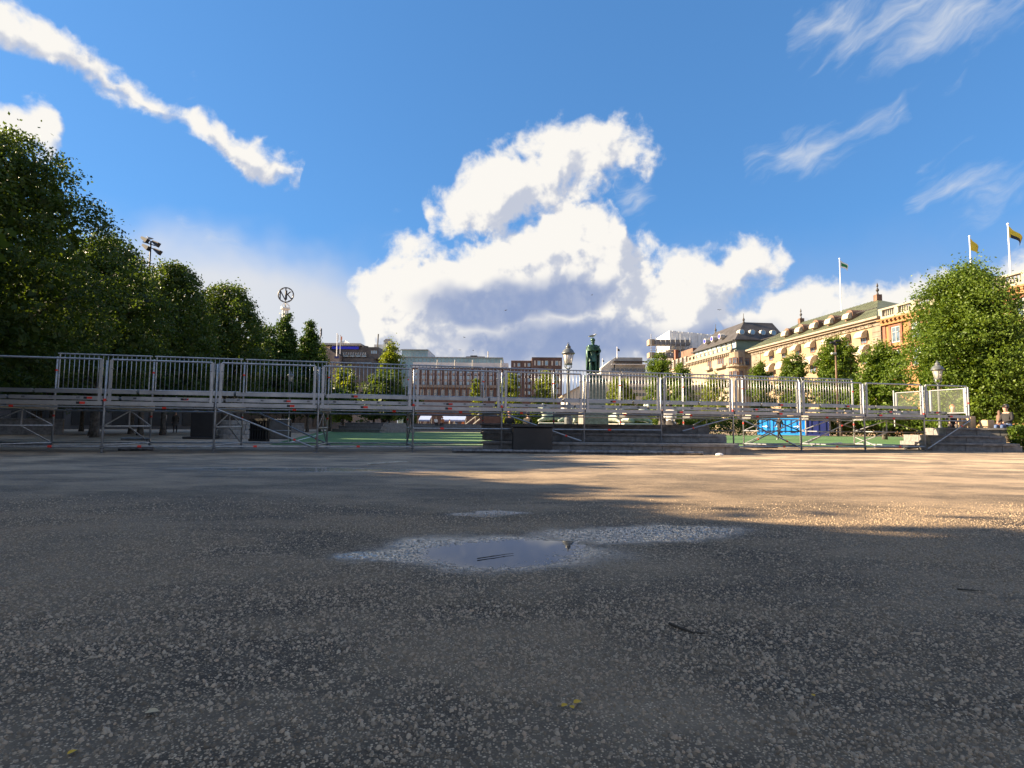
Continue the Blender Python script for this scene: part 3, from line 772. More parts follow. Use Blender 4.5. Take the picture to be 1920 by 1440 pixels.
# low wall under the trees at left
for (px0, px1, Yd, h, lab) in ((-40, 118, 34, 1.0, 'low grey wall under the trees at the left edge'), (470, 570, 52, .9, 'low grey wall behind the black barrier')):
    a, b_ = xz(px0, Yd), xz(px1, Yd+2); u = b_-a; c = (a+b_)/2
    root = thing('low_wall', a, lab, 'wall'); n = int(u.length/1.5)
    for i in range(n):
        q = a+u*((i+.5)/n); mb = MB(); mb.obox((q.x, q.y), (u.x, u.y), u.length/n/2-.006, .2, 0, h-.1); mb.build('stone_block', M['granite'], root, bevel=.01)
        mb = MB(); mb.obox((q.x, q.y), (u.x, u.y), u.length/n/2-.004, .26, h-.1, h); mb.build('cap_slab', M['granite'], root, bevel=.01)
# ------------------------------------------------------------------ trees
def prof_lime(t):      # broad, drooping, pointed dome; t 0 bottom .. 1 top
    return np.where(t < .35, .80+.2*np.sin(t/.35*1.57), np.sqrt(np.clip(1-((t-.35)/.65)**1.7, 0, 1))*.97+.03)
def prof_col(t):       # upright hornbeam, flame shaped
    return np.where(t < .3, .78+.22*np.sin(t/.3*1.57), np.clip(1-((t-.3)/.7)**2.2, 0, 1)**.62*.95+.05)
def prof_cone(t):
    return np.where(t < .15, .85+.15*t/.15, np.clip(1-(t-.15)/.85, 0, 1)**.8*.95+.05)
PROF = {'lime': prof_lime, 'col': prof_col, 'cone': prof_cone}
def crown_mesh(kind, h0, h, rad, nleaf, leaf, mt, seed, clump=.5, fill=.35, core=None):
    r = np.random.default_rng(seed)
    nc = max(30, int(nleaf/64))
    t = r.random(nc)**.85; th = r.random(nc)*2*np.pi
    lobes = 1+.16*np.sin(th*3+seed)+.12*np.sin(th*5+t*7+seed*2)+.10*np.sin(th*2-t*11)
    rr_ = PROF[kind](t)*rad*lobes*np.where(r.random(nc) < fill, r.random(nc)**.5, .82+.22*r.random(nc))
    z = h0+(h-h0)*t + r.normal(0, .02*(h-h0), nc)
    C = np.stack([rr_*np.cos(th), rr_*np.sin(th), z], 1)
    if kind == 'lime':      # hanging sprays at the outside
        C[:, 2] -= .25*(rr_/rad)**2
    cs = clump*(.6+.8*r.random(nc))
    who = r.integers(0, nc, nleaf)
    off = r.normal(0, 1, (nleaf, 3)); off *= (cs[who]*.42)[:, None]; off[:, 2] *= .75
    if kind == 'lime': off[:, 2] -= np.abs(off[:, 0]+off[:, 1])*.25
    if kind == 'col': off[:, 2] += np.abs(off[:, 2])*.5
    P = C[who]+off
    # large leaves inside keep the crown from being see-through
    ni = core or (nleaf//9 if kind == 'lime' else nleaf//6); ti = r.random(ni)*.93; ai = r.random(ni)*2*np.pi; ri = PROF[kind](ti)*rad*.80*r.random(ni)**.5
    PI_ = np.stack([ri*np.cos(ai), ri*np.sin(ai), h0+(h-h0)*(.04+.92*ti)], 1)
    # stray twigs break the outline
    ns = max(6, nc//14); sel = r.integers(0, nc, ns)
    for i in sel:
        k = r.integers(8, 18); s_ = np.linspace(0, 1, k)
        dirn = np.array([math.cos(th[i]), math.sin(th[i]), .55 if kind != 'lime' else .15]); dirn /= np.linalg.norm(dirn)
        L = rad*(.12+.16*r.random())*(.55 if kind == 'col' else 1)
        line = C[i]+dirn*L*s_[:, None]; line[:, 2] -= (.25 if kind == 'lime' else -.05)*L*s_**2
        P = np.concatenate([P, line+r.normal(0, leaf*.5, (k, 3))])
    P = np.concatenate([P, PI_]); n = len(P)
    a = r.normal(0, 1, (n, 3)); a[:, 2] -= .5 if kind == 'lime' else -.3
    a /= np.linalg.norm(a, axis=1, keepdims=True)
    q = r.normal(0, 1, (n, 3)); q[:, 2] += .6
    b_ = np.cross(a, q); b_ /= np.linalg.norm(b_, axis=1, keepdims=True)+1e-9
    L = leaf*(.65+.7*r.random(n)); L[n-ni:] *= 2.6; L = L[:, None]/2
    V = np.stack([P-a*L, P-b_*L*.62+a*L*.1, P+a*L, P+b_*L*.62+a*L*.1], 1)
    return np_mesh('crown', V.reshape(-1, 3), 4, mt), C
def trunk_mb(h0, h, rad, C, seed, r0=.16, lean=0):
    r = random.Random(seed); mb = MB()
    top = h0+(h-h0)*.75
    pts = [(0,0,-.05),(.02,.01,.5),(lean*.3,.02,h0),(lean*.7,-.03,(h0+top)/2),(lean,0,top)]
    mb.path(pts, [r0*1.35, r0, r0*.8, r0*.5, r0*.15], 9)
    idx = list(range(len(C))); r.shuffle(idx)
    for i in idx[:14]:
        c = Vector(C[i]); z0 = max(h0*.85, min(c.z-.9*math.hypot(c.x, c.y), top*.95)); p0 = Vector((lean*(z0/top), 0, z0))
        mid = p0.lerp(c, .5)+Vector((0,0,.15)); mb.path([p0, mid, p0.lerp(c, .95)], [r0*.42, r0*.24, r0*.06], 6)
    return mb
def tree(name, label, px, ytop, Y, rad_px, kind='col', mt='lf_horn', h0=1.6, nleaf=9000, leaf=.16, clump=.5, seed=1, group=None, world=None, height=None, rad=None, r0=.16, core=None):
    if world is None:
        p = at(px, ytop, Y); base = Vector((p.x, p.y, 0)); h = p.z; rad = rad_px*Y/F
    else: base = Vector(world); h = height
    root = thing(name, base, label, 'tree', group)
    me, C = crown_mesh(kind, h0, h, rad, nleaf, leaf, M[mt], seed, clump, core=core)
    link(bpy.data.objects.new('crown', me), root, base)
    tm = trunk_mb(h0, h, rad, C, seed, r0).mesh('trunk', M['bark'], smooth=True)
    link(bpy.data.objects.new('trunk', tm), root, base)
    return root
G1 = 'lime trees along the left side'
tree('lime_tree', 'tallest dark lime tree at the left edge', 2, 262, 22, 198, 'lime', 'lf_lime', 2.6, 52000, .13, .62, 101, G1, r0=.2)
tree('lime_tree', 'dark lime with yellowing top, second from the left edge', 200, 455, 29.5, 104, 'lime', 'lf_lime', 2.7, 34000, .14, .6, 102, G1, r0=.18)
tree('lime_tree', 'dark lime with bright sunlit tip right of the floodlight mast', 322, 500, 37, 88, 'lime', 'lf_lime', 2.7, 24000, .16, .6, 103, G1)
tree('lime_tree', 'dark drooping lime left of the round letter sign', 430, 538, 45, 80, 'lime', 'lf_lime', 2.8, 22000, .18, .65, 104, G1)
tree('lime_tree', 'lime peeking out between second and third lime trees', 262, 522, 44, 70, 'lime', 'lf_lime', 2.8, 14000, .19, .7, 105, G1)
tree('lime_tree', 'dark lime filling the row behind the leftmost railing', 95, 480, 40, 120, 'lime', 'lf_lime', 2.8, 18000, .2, .8, 106, G1)
tree('lime_tree', 'small dark lime filling in beneath the drooping lime', 375, 590, 52, 80, 'lime', 'lf_dark', 2.6, 12000, .22, .8, 107, G1)
tree('lime_tree', 'lime low behind railing at the far left corner', -40, 520, 34, 160, 'lime', 'lf_dark', 2.4, 12000, .22, .8, 108, G1)
G2 = 'clipped hornbeams left of the dark building'
tree('hornbeam', 'pointed dark hornbeam in front of the round letter sign', 538, 592, 58, 44, 'cone', 'lf_dark', 1.8, 13000, .2, .5, 111, G2)
tree('hornbeam', 'rightmost dark hornbeam with slender tip beside dark building', 583, 608, 60, 38, 'cone', 'lf_dark', 1.8, 12000, .2, .5, 112, G2)
tree('hornbeam', 'broad low hornbeam below the pointed one', 500, 622, 56, 50, 'col', 'lf_dark', 1.8, 12000, .22, .6, 113, G2)
tree('hornbeam', 'low bright green hornbeam at dark building corner', 604, 650, 62, 22, 'cone', 'lf_horn', 1.6, 5000, .2, .5, 114, G2)
tree('hornbeam', 'wide dark hornbeam behind the small far lamp', 555, 655, 64, 62, 'col', 'lf_dark', 1.8, 8000, .24, .6, 115, G2)
G3 = 'young trees beyond the turf'
tree('young_tree', 'tall yellow green tree in front of dark building', 733, 648, 80, 27, 'col', 'lf_young', 2.0, 7000, .26, .7, 121, G3)
tree('young_tree', 'shaded wide tree below the tall yellow green tree', 722, 700, 76, 52, 'col', 'lf_lime', 1.4, 7000, .28, .7, 122, G3)
tree('young_tree', 'low yellow green tree near the grey stone pillar', 646, 690, 78, 28, 'col', 'lf_young', 1.2, 4500, .26, .6, 123, G3)
tree('young_tree', 'small green tree before brick block, left one', 958, 705, 95, 22, 'col', 'lf_young', 1.2, 3500, .3, .7, 124, G3)
tree('young_tree', 'small green tree before brick block, near the lamp', 1024, 700, 95, 26, 'col', 'lf_young', 1.2, 4000, .3, .7, 125, G3)
tree('young_tree', 'tiny sapling before the long brick facade', 893, 712, 100, 12, 'col', 'lf_young', 2.5, 1200, .3, .5, 126, G3)
tree('young_tree', 'low leafy tree right of the bronze statue', 1165, 712, 90, 34, 'col', 'lf_young', 1.0, 4500, .3, .7, 127, G3)
G4 = 'sunlit hornbeams along the right side'
tree('hornbeam', 'rounded bright hornbeam below the scaffolded building', 1237, 664, 75, 29, 'col', 'lf_horn', 1.2, 8000, .22, .55, 131, G4)
tree('hornbeam', 'low bright hornbeam before the brown mansard roof', 1278, 688, 72, 26, 'col', 'lf_horn', 1.2, 6000, .22, .5, 132, G4)
tree('hornbeam', 'small hornbeam in front of the pale corner building', 1338, 704, 92, 34, 'col', 'lf_young', 1.0, 5000, .22, .6, 133, G4)
tree('hornbeam', 'small round hornbeam at the corner of apricot building', 1424, 681, 72, 22, 'col', 'lf_horn', 2.6, 5000, .2, .5, 134, G4)
tree('hornbeam', 'hornbeam left of the camera mast before apricot building', 1487, 668, 70, 34, 'col', 'lf_horn', 2.4, 8000, .19, .5, 135, G4)
tree('hornbeam', 'broad hornbeam with shaded centre before apricot building', 1570, 638, 66, 48, 'col', 'lf_horn', 2.4, 14000, .22, .5, 136, G4)
tree('hornbeam', 'loose hornbeam between broad one and the biggest tree', 1652, 650, 44, 44, 'col', 'lf_horn', 1.0, 12000, .17, .55, 137, G4)
tree('hornbeam', 'biggest sunlit hornbeam on the right under two flagpoles', 1808, 512, 34, 98, 'col', 'lf_horn', 1.0, 60000, .135, .72, 138, G4, r0=.2)
tree('hornbeam', 'shaded tree at the right edge behind biggest hornbeam', 1950, 600, 35, 110, 'col', 'lf_lime', 1.3, 22000, .16, .6, 139, G4)  # its shade is put into the colour by darker lime leaves
tree('hornbeam', 'low shaded shrubby tree below the biggest hornbeam', 1880, 690, 38, 70, 'col', 'lf_lime', 1.2, 9000, .18, .6, 140, G4)  # darker lime leaves here too, standing in for shade
# the lime row goes on beside the viewer, out of frame: these throw the shade over the foreground
G5 = 'lime trees of the same row beside the viewer'
for i, (x_, y_, h_, r_) in enumerate(((-22.3, 18.0, 10.4, 3.4), (-18.5, 14.3, 8.7, 3.3), (-17.5, 9.2, 7.8, 3.1), (-17.5, 5.2, 10.5, 3.7), (-17.2, -.6, 12.0, 4.4), (-17, -7.5, 12.4, 4.4), (-24, 12.5, 8.5, 3.5), (-25, 4, 11.5, 4.3), (-24.5, -5, 12, 4.3))):
    tree('lime_tree', 'lime of the row beside the viewer, %s one going backwards' % ['first','second','third','fourth','fifth','sixth','seventh','eighth','ninth'][i],
         0, 0, 0, 0, 'lime', 'lf_lime', 2.0, 7000, .42, .8, 150+i, G5, world=(x_, y_, 0), height=h_, rad=r_, core=4500)
# hedges
def hedge(name, label, P0, P1, h, w_, n, leaf, mt, seed):
    r = np.random.default_rng(seed); P0, P1 = Vector(P0), Vector(P1); u = P1-P0; L = u.length; u.normalize(); nn = Vector((-u.y, u.x, 0))
    s_ = r.random(n)*L; d_ = (r.random(n)-.5)*w_; z = r.random(n)**.6*h*(1+.12*np.sin(s_*3))
    P = np.stack([u.x*s_+nn.x*d_, u.y*s_+nn.y*d_, z], 1)
    a = r.normal(0, 1, (n, 3)); a /= np.linalg.norm(a, axis=1, keepdims=True); b_ = np.cross(a, r.normal(0, 1, (n, 3))); b_ /= np.linalg.norm(b_, axis=1, keepdims=True)
    V = np.stack([P-a*leaf/2, P-b_*leaf*.33, P+a*leaf/2, P+b_*leaf*.33], 1)
    me = np_mesh('foliage', V.reshape(-1, 3), 4, M[mt]); root = thing(name, P0, label, 'hedge')
    link(bpy.data.objects.new('foliage', me), root, P0); mb = MB()
    for k in range(max(2, int(L/1.5))):
        q = P0+u*(L*(k+.5)/max(2, int(L/1.5))); mb.path([q, q+Vector((.05,0,h*.7))], [.03,.01], 5)
    mb.build('stem', M['bark'], root)
hedge('hedge', 'sunlit yellow green hedge behind the lions', xz(955, 62), xz(1092, 62), 2.3, 1.2, 6000, .22, 'lf_young', 1)
hedge('hedge', 'green hedge right of the statue pedestal', xz(1140, 60), xz(1225, 60), 2.2, 1.2, 4500, .22, 'lf_horn', 2)
hedge('hedge', 'dark hedge behind people right of middle', xz(1225, 58), xz(1420, 60), 1.9, 1.2, 6000, .22, 'lf_lime', 3)
hedge('hedge', 'low clipped bush on the right steps at picture edge', xz(1898, 20.9, .0), xz(1975, 20.4, 0), .88, 1.0, 3500, .10, 'lf_horn', 4)
hedge('hedge', 'long dark hedge under the right hornbeams beyond the turf', xz(1556, 70), xz(1800, 62), 2.7, 1.6, 18000, .28, 'lf_lime', 6)
hedge('hedge', 'shaded hedge under the trees beyond the turf', xz(757, 84), xz(780, 84), 3.0, 1.2, 2000, .25, 'lf_lime', 5)
# ------------------------------------------------------------------ buildings
class Fac:
    """a vertical facade plane from P0 to P1 (ground points), seen from the viewer's side"""
    def __init__(s, P0, P1):
        s.P0 = Vector((P0[0], P0[1], 0)); P1 = Vector((P1[0], P1[1], 0)); s.u = (P1-s.P0).normalized(); s.L = (P1-s.P0).length
        n_ = Vector((-s.u.y, s.u.x, 0)); s.n = n_ if n_.dot(-s.P0) > 0 else -n_
    def pt(s, px, py):
        d = ray(px, py); t = (s.P0-CAMP).dot(s.n)/d.dot(s.n); p = CAMP+d*t
        return (p-s.P0).dot(s.u), p.z
    def a(s, px, py=700): return s.pt(px, py)[0]
    def z(s, px, py): return s.pt(px, py)[1]
    def W(s, a_, z_, d_=0): p = s.P0+s.u*a_+s.n*d_; return Vector((p.x, p.y, z_))
    def box(s, mb, a0, a1, z0, z1, d0, d1):
        c = [s.W(a0, z0, d0), s.W(a1, z0, d0), s.W(a1, z0, d1), s.W(a0, z0, d1), s.W(a0, z1, d0), s.W(a1, z1, d0), s.W(a1, z1, d1), s.W(a0, z1, d1)]
        mb.hexa(c); return mb
    def part(s, name, mt, parent, *boxes):
        mb = MB()
        for b_ in boxes: s.box(mb, *b_)
        return mb.build(name, M[mt], parent)
    def window(s, parent, a0, a1, z0, z1, frame='white', pane='window', mull=1, cross=True, name='window', d=0.0):
        f = min(.12, (a1-a0)*.09); mb = MB()
        s.box(mb, a0, a0+f, z0, z1, d+.004, d+.10); s.box(mb, a1-f, a1, z0, z1, d+.004, d+.10)
        s.box(mb, a0+f, a1-f, z0, z0+f, d+.004, d+.10); s.box(mb, a0+f, a1-f, z1-f, z1, d+.004, d+.10)
        for k in range(mull):
            x = a0+(a1-a0)*(k+1)/(mull+1); s.box(mb, x-f*.35, x+f*.35, z0+f, z1-f, d+.004, d+.08)
        if cross: s.box(mb, a0+f, a1-f, z0+(z1-z0)*.66-f*.3, z0+(z1-z0)*.66+f*.3, d+.004, d+.075)
        w_ = mb.build(name, M[frame], parent); mb = MB(); s.box(mb, a0+f*.5, a1-f*.5, z0+f*.5, z1-f*.5, d+.002, d+.03)
        mb.build('pane', M[pane], w_); return w_
def front(px0, px1, Y):
    return Fac(xz(px0, Y), xz(px1, Y))
def bld(name, label, f): return thing(name, f.P0, label, 'building')

# --- right side: facades on one line along the street
RA, RB = Vector((61.5, 92.5, 0)), Vector((57.2, 134, 0)); ru = (RA-RB).normalized()
near = RA+ru*40
# ochre building with balustrade
f = Fac(RA, near); b = bld('ochre_building', 'ochre stucco building with pale roof balustrade behind the biggest hornbeam', f)
zc = f.z(1690, 592); zt = f.z(1690, 571)
f.part('wall', 'orange', b, (0, f.L, 0, zc-1.0, -14, 0))
f.part('cornice', 'orange', b, (-.3, f.L, zc-1.0, zc-.55, -14, .5), (-.5, f.L, zc-.25, zc, -14, 1.0))
for i in range(46):
    a_ = .2+i*.86; f.part('dentil', 'orangetrim' if False else 'orange', b, (a_, a_+.4, zc-.549, zc-.251, .5, .9))
f.part('corner_strip', 'orangetrim', b, (-.25, .35, 0, zc-1.0, -.3, .14))
bl = f.part('balustrade', 'balust', b, (-.4, f.L, zc+.002, zc+.4, -.2, .75), (-.4, f.L, zt-.28, zt, -.1, .7))
a_ = -.4
while a_ < f.L-3:
    f.part('pier', 'balust', bl, (a_, a_+.8, zc+.4, zt-.28, -.05, .65))
    for k in range(5):
        mb = MB(); p = f.W(a_+1.15+k*.46, zc+.4, .3); mb.lathe(p, [(.1,0),(.17,(zt-zc-.68)*.35),(.07,(zt-zc-.68)*.75),(.12,zt-zc-.68)], 6); mb.build('baluster', M['balust'], bl)
    a_ += 3.4
for (py0, py1) in ((611, 641), (656, 690)):
    for i in range(9):
        a0 = f.a(1676)+i*4.1; a1 = a0+1.75; z0, z1 = f.z(1685, py1), f.z(1685, py0)
        w_ = f.window(b, a0, a1, z0, z1, 'offwhite', 'window')
        f.part('surround', 'orangetrim', w_, (a0-.5, a0-.05, z0-.3, z1+.35, .0, .22), (a1+.05, a1+.5, z0-.3, z1+.35, .0, .22), (a0-.05, a1+.05, z1+.04, z1+.35, .0, .2))
        f.part('sill', 'orange', w_, (a0-.7, a1+.7, z0-.6, z0-.3, 0, .3))
f.part('string_course', 'orange', b, (-.2, f.L, f.z(1685, 649), f.z(1685, 645), .0, .35))

# apricot building with green roof
f = Fac(RB, RA); b = bld('apricot_building', 'apricot stucco building with green copper roof and cream awnings', f); L = f.L-.6
zw = f.z(1640, 612); ze = f.z(1640, 597); ql = f.a(1640)
f.part('wall', 'bankwall', b, (f.a(1427), ql, 0, zw, -16, 0))
f.part('corner_stone', 'bankstone', b, (0, f.a(1427), 0, zw, -16, .12)); cs_ = f.part('corner_stone', 'bankstone', b, (ql, L, 0, zw, -16, .12))
z_ = zw-.3
while z_ > 6:
    f.part('stone_course', 'bankstone', cs_, (ql-.05, L+.03, z_-.72, z_-.06, .12, .2)); z_ -= .8
f.part('frieze', 'bankstone', b, (0, L, zw, ze-.7, -16, .25))
a_ = .5
while a_ < L-1.2:
    mb = MB()
    for q in range(5): p = f.W(a_+.22*q, zw+.35+.22*math.sin(q*1.2), .25); mb.ball(p, .2, 6, 4)
    mb.build('relief', M['bankstone'], b); a_ += 1.9
f.part('cornice', 'creamtrim', b, (-.3, L+.3, ze-.7, ze-.35, -16.3, .8), (-.6, L+.6, ze-.35, ze, -16.6, 1.3))
# hipped roof with standing seams
r1a, r1z = f.pt(1502, 603); r2a, r2z = f.pt(1645, 566)
depth_r = 8.0; zr = (r1z+r2z)/2
def ridge(px, py):      # point on the ridge, set back from the facade
    d = ray(px, py); t = ((f.P0-f.n*depth_r)-CAMP).dot(f.n)/d.dot(f.n); p = CAMP+d*t; return p
R1, R2 = ridge(1502, 602), ridge(1646, 565); zr = (R1.z+R2.z)/2; R1.z = R2.z = zr
a1_, a2_ = (R1-f.P0).dot(f.u), (R2-f.P0).dot(f.u)
E = [f.W(-.5, ze, 1.2), f.W(L+.5, ze, 1.2), f.W(L+.5, ze, -17), f.W(-.5, ze, -17)]
mb = MB(); mb.add([*E, R1, R2], [(0,1,5,4),(1,2,5),(2,3,4,5),(3,0,4),(3,2,1,0)]); roof = mb.build('roof', M['greenroof'], b)
ns = 44
for i in range(1, ns):
    a_ = (L+1)*i/ns-.5
    tt = min(1, max(.02, (a_+.5)/(a1_+.5) if a_ < a1_ else ((L+.5-a_)/(L+.5-a2_) if a_ > a2_ else 1)))
    p0 = f.W(a_, ze+.03, 1.2); p1 = f.W(a_, ze+(zr-ze)*tt+.03, 1.2-(1.2+depth_r)*tt)
    mb = MB(); mb.tube(p0, p1, .05, n=4); mb.build('roof_seam', M['greenroof'], roof)
mb = MB(); mb.tube(f.W(2.5, ze+2.0, -.9), f.W(L-2, ze+2.0, -.9), .08, n=4); mb.build('snow_rail', M['slate'], roof)
for P in (R1, R2):
    mb = MB(); mb.box(P.x-.5, P.x+.5, P.y-.5, P.y+.5, P.z-.3, P.z+.9); ch = mb.build('chimney', M['brownroof'], roof); mb = MB(); mb.lathe((P.x, P.y, P.z+.9), [(.25,0),(.1,.5),(.3,.9),(.06,1.4),(.2,1.7),(.03,2.3)], 8); mb.build('finial', M['slate'], ch)
for (px, py) in ((1473, 629), (1499, 622), (1527, 616), (1556, 609), (1590, 602)):
    a0, _ = f.pt(px, py); zb = ze+.5; hw = 1.0
    pts = [f.W(a0-hw, zb, -.2), f.W(a0+hw, zb, -.2), f.W(a0+hw, zb+1.4, -.2)]
    for q in range(1, 6): t = math.pi*q/6; pts.append(f.W(a0+hw*math.cos(t), zb+1.4+.9*math.sin(t), -.2))
    pts.append(f.W(a0-hw, zb+1.4, -.2))
    mb = MB(); mb.prism(pts, -f.n*3.2); dm = mb.build('dormer', M['brownroof'], b)
    mb = MB(); prof = [(0,1.75),(.45,1.62),(.75,1.2),(.85,.6)]
    P = [f.W(a0-.8, zb+z_, -.18+d_) for d_, z_ in prof]+[f.W(a0-.8, zb+.6, -.18)]
    mb.prism(P, f.u*1.6); mb.build('awning', M['awning'], dm)
def awn(parent, a0, z0, z1, w_, out):   # window with a rounded awning over it
    wd = f.window(parent, a0-w_/2, a0+w_/2, z0, z1, 'orangetrim', 'window'); prof = [(0.1,1.0)]
    for q in range(0, 5): t = math.pi/2*q/4; prof.append((.1+out*math.sin(t), 1-.62*(1-math.cos(t))))
    h_ = (z1-z0); P = [f.W(a0-w_*.62, z0+h_*(.12+.98*zz), d_) for d_, zz in prof]+[f.W(a0-w_*.62, z0+h_*(.12+.98*.38), .1)]
    mb = MB(); mb.prism(P, f.u*w_*1.24); ab = mb.build('awning', M['awning'], wd)
    return wd
for (px, py) in ((1446, 667), (1470, 662), (1496, 657), (1524, 651), (1555, 645), (1588, 639), (1620, 633)):
    a0, zz = f.pt(px, py); awn(b, a0, zz-1.1, zz+1.0, 1.5, 1.2)
    a0, zz = f.pt(px+1, py+26 if px < 1500 else py+29); awn(b, a0, zz-2.0, zz+1.1, 2.0, 1.5)
    a0, zz = f.pt(px, py+15); mb = MB(); mb.tube(f.W(a0, zz, .01), f.W(a0, zz, .12), .3, n=10); mb.build('round_vent', M['bankstone'], b)

# pale corner building
C0 = RB+(RB-RA).normalized()*9; far = C0+(RB-RA).normalized()*27; cross = Vector((-ru.y, ru.x, 0)); cross = cross if cross.x > 0 else -cross
f = Fac(far, C0); b = bld('corner_building', 'pale sandstone corner building with dark mansard roof and balconies', f)
fs = Fac(C0, C0+cross*16); L = f.L; zc = f.z(1380, 659); LS = fs.L
f.part('wall', 'cream', b, (0, L, 0, zc, -15, 0)); 
mb = MB(); mb.lathe((*f.W(L-.4, 0, -1.2)[:2], 0), [(1.9,0),(1.9,zc)], 14); mb.build('corner_turret', M['cream'], b)
fs.part('side_wall', 'cream', b, (.8, LS, 0, zc-.01, -15, .02))
f.part('cornice', 'creamtrim', b, (-.3, L+.3, zc, zc+.5, -15, .9)); fs.part('cornice', 'creamtrim', b, (0, LS, zc+.01, zc+.49, -14, .88))
for i in range(26): a_ = i*1.04; f.part('bracket', 'bankstone', b, (a_, a_+.45, zc-.6, zc-.002, .01, .7))
pr = f.part('parapet', 'creamtrim', b, (0, L, zc+.55, zc+.8, .2, .5), (0, L, zc+1.7, zc+2.0, .2, .55))
for i in range(11): a_ = i*2.6; f.part('pier', 'creamtrim', pr, (a_, a_+1.1, zc+.8, zc+1.7, .22, .5))
at_ = f.part('attic', 'copper', b, (1, L-.6, zc+.5, zc+3.4, -13, -1.2)); fs.part('attic', 'copper', b, (1.2, LS, zc+.5, zc+3.35, -12, -1.2))
for i in range(9): f.window(b, 2+i*2.8, 3.9+i*2.8, zc+1.2, zc+3.1, 'white', 'winblue', d=-1.2)
for i in range(4): fs.window(b, 2+i*3.2, 4.4+i*3.2, zc+1.2, zc+3.1, 'slate', 'winblue', d=-1.19)
# mansard
zl = zc+3.4; zrr = zl+5.5
def RW(a_, d_, z_): return f.W(a_, z_, d_)
mb = MB(); mb.add([RW(.5,-.7,zl), RW(L-.2,-.7,zl), RW(L-.2,-15,zl), RW(.5,-15,zl), RW(5,-6,zrr), RW(L-5.5,-6,zrr), RW(L-5.5,-14,zrr), RW(5,-14,zrr)],
       [(0,1,5,4),(1,2,6,5),(2,3,7,6),(3,0,4,7),(4,5,6,7),(3,2,1,0)]); roof = mb.build('roof', M['slate'], b)
f.part('eaves', 'slate', roof, (.3, L, zl-.25, zl-.01, -14, -.4)); fs.part('eaves', 'slate', roof, (.1, LS-2, zl-.26, zl-.02, -10, -.35))
for i in range(3):
    mb = MB(); p = f.W(8.5+i*4.5, zl+2.2, -2.4); mb.tube(p, p+f.n*1.4, .75, n=12); dm = mb.build('round_dormer', M['offwhite'], roof); mb = MB(); mb.tube(p+f.n*1.401, p+f.n*1.45, .55, n=12); mb.build('pane', M['bluesign'], dm)
for i in range(4):
    mb = MB(); p = fs.W(3.4+i*2.9, zl+2.2, -3.2); mb.tube(p, p+fs.n*1.5, .75, n=12); dm = mb.build('round_dormer', M['offwhite'], roof); mb = MB(); mb.tube(p+fs.n*1.501, p+fs.n*1.55, .58, n=12); mb.build('pane', M['winblue'], dm)
for a_ in (5.2, L-5.6):
    mb = MB(); mb.lathe(RW(a_,-6,zrr-.2), [(.4,0),(.2,.5),(.35,.9),(.08,1.5),(.06,2.6)], 8); mb.build('finial', M['slate'], roof)
for (px, py0, py1, n) in ((1331, 677, 690, 2), (1352, 671, 686, 3), (1331, 706, 720, 2), (1352, 702, 718, 3)):
    zc0, zc1 = f.z(px, py1), f.z(px, py0); a0 = f.a(px)
    for k in range(n): f.window(b, a0+(k-n/2)*1.25+.1, a0+(k-n/2)*1.25+1.1, zc0, zc1, 'orangetrim', 'window')
    f.part('balcony', 'creamtrim', b, (a0-n*.9, a0+n*.9, zc0-.7, zc0-.35, .02, 1.0), (a0-n*.9, a0+n*.9, zc0-.35, zc0+.3, .9, 1.0))
tw = f.W(L-.4, 0, -1.2)
for (zz0, zz1) in ((f.z(1386, 680), f.z(1386, 668)), (f.z(1386, 706), f.z(1386, 694))):
    for th in (-.75, 0.0, .75):
        dirn = (f.n+fs.n).normalized(); dv = Vector((dirn.x*math.cos(th)-dirn.y*math.sin(th), dirn.x*math.sin(th)+dirn.y*math.cos(th), 0)); ff = Fac((tw+dv*1.86)-Vector((-dv.y,dv.x,0))*.55, (tw+dv*1.86)+Vector((-dv.y,dv.x,0))*.55)
        ff.window(b, 0, 1.1, zz0, zz1, 'orangetrim', 'window', d=.05)
zb = f.z(1386, 684)
mb = MB(); mb.lathe((tw.x, tw.y, zb-.4), [(2.0,0),(2.7,.2),(2.7,.4)], 14); bc = mb.build('balcony', M['creamtrim'], b)
for k in range(16):
    t = 6.2832*k/16; p = (tw.x+2.6*math.cos(t), tw.y+2.6*math.sin(t), zb); mb = MB(); mb.tube(p, (p[0], p[1], zb+.95), .06, n=4); mb.build('railing_bar', M['slate'], bc)
for i in range(4): fs.window(b, 3+i*3, 4.3+i*3, f.z(1386, 682), f.z(1386, 668), 'orangetrim', 'window', d=.02)

# brown mansard building further along
D0 = far+(RB-RA).normalized()*.3; D1 = D0+(RB-RA).normalized()*34
f = Fac(D1, D0); b = bld('mansard_building', 'brown building with row of tall mansard dormers', f); L = f.L
zc = f.z(1300, 677)-1.5; f.part('wall', 'cream', b, (0, L, 0, zc-3, -14, -.3)); f.part('upper_wall', 'bankstone', b, (0, L, zc-3, zc, -14, -.28))
f.part('cornice', 'creamtrim', b, (0, L, zc-3.3, zc-2.8, -14, .4), (0, L, zc, zc+.4, -14, .1))
mb = MB(); mb.add([f.W(0,zc+.4,-.2), f.W(L,zc+.4,-.2), f.W(L,zc+4.2,-2), f.W(0,zc+4.2,-2), f.W(0,zc+.4,-14), f.W(L,zc+.4,-14), f.W(L,zc+5.5,-8), f.W(0,zc+5.5,-8)], [(0,1,2,3),(3,2,6,7),(7,6,5,4),(1,5,6,2),(0,3,7,4),(0,4,5,1)]); rf = mb.build('roof', M['brownroof'], b)
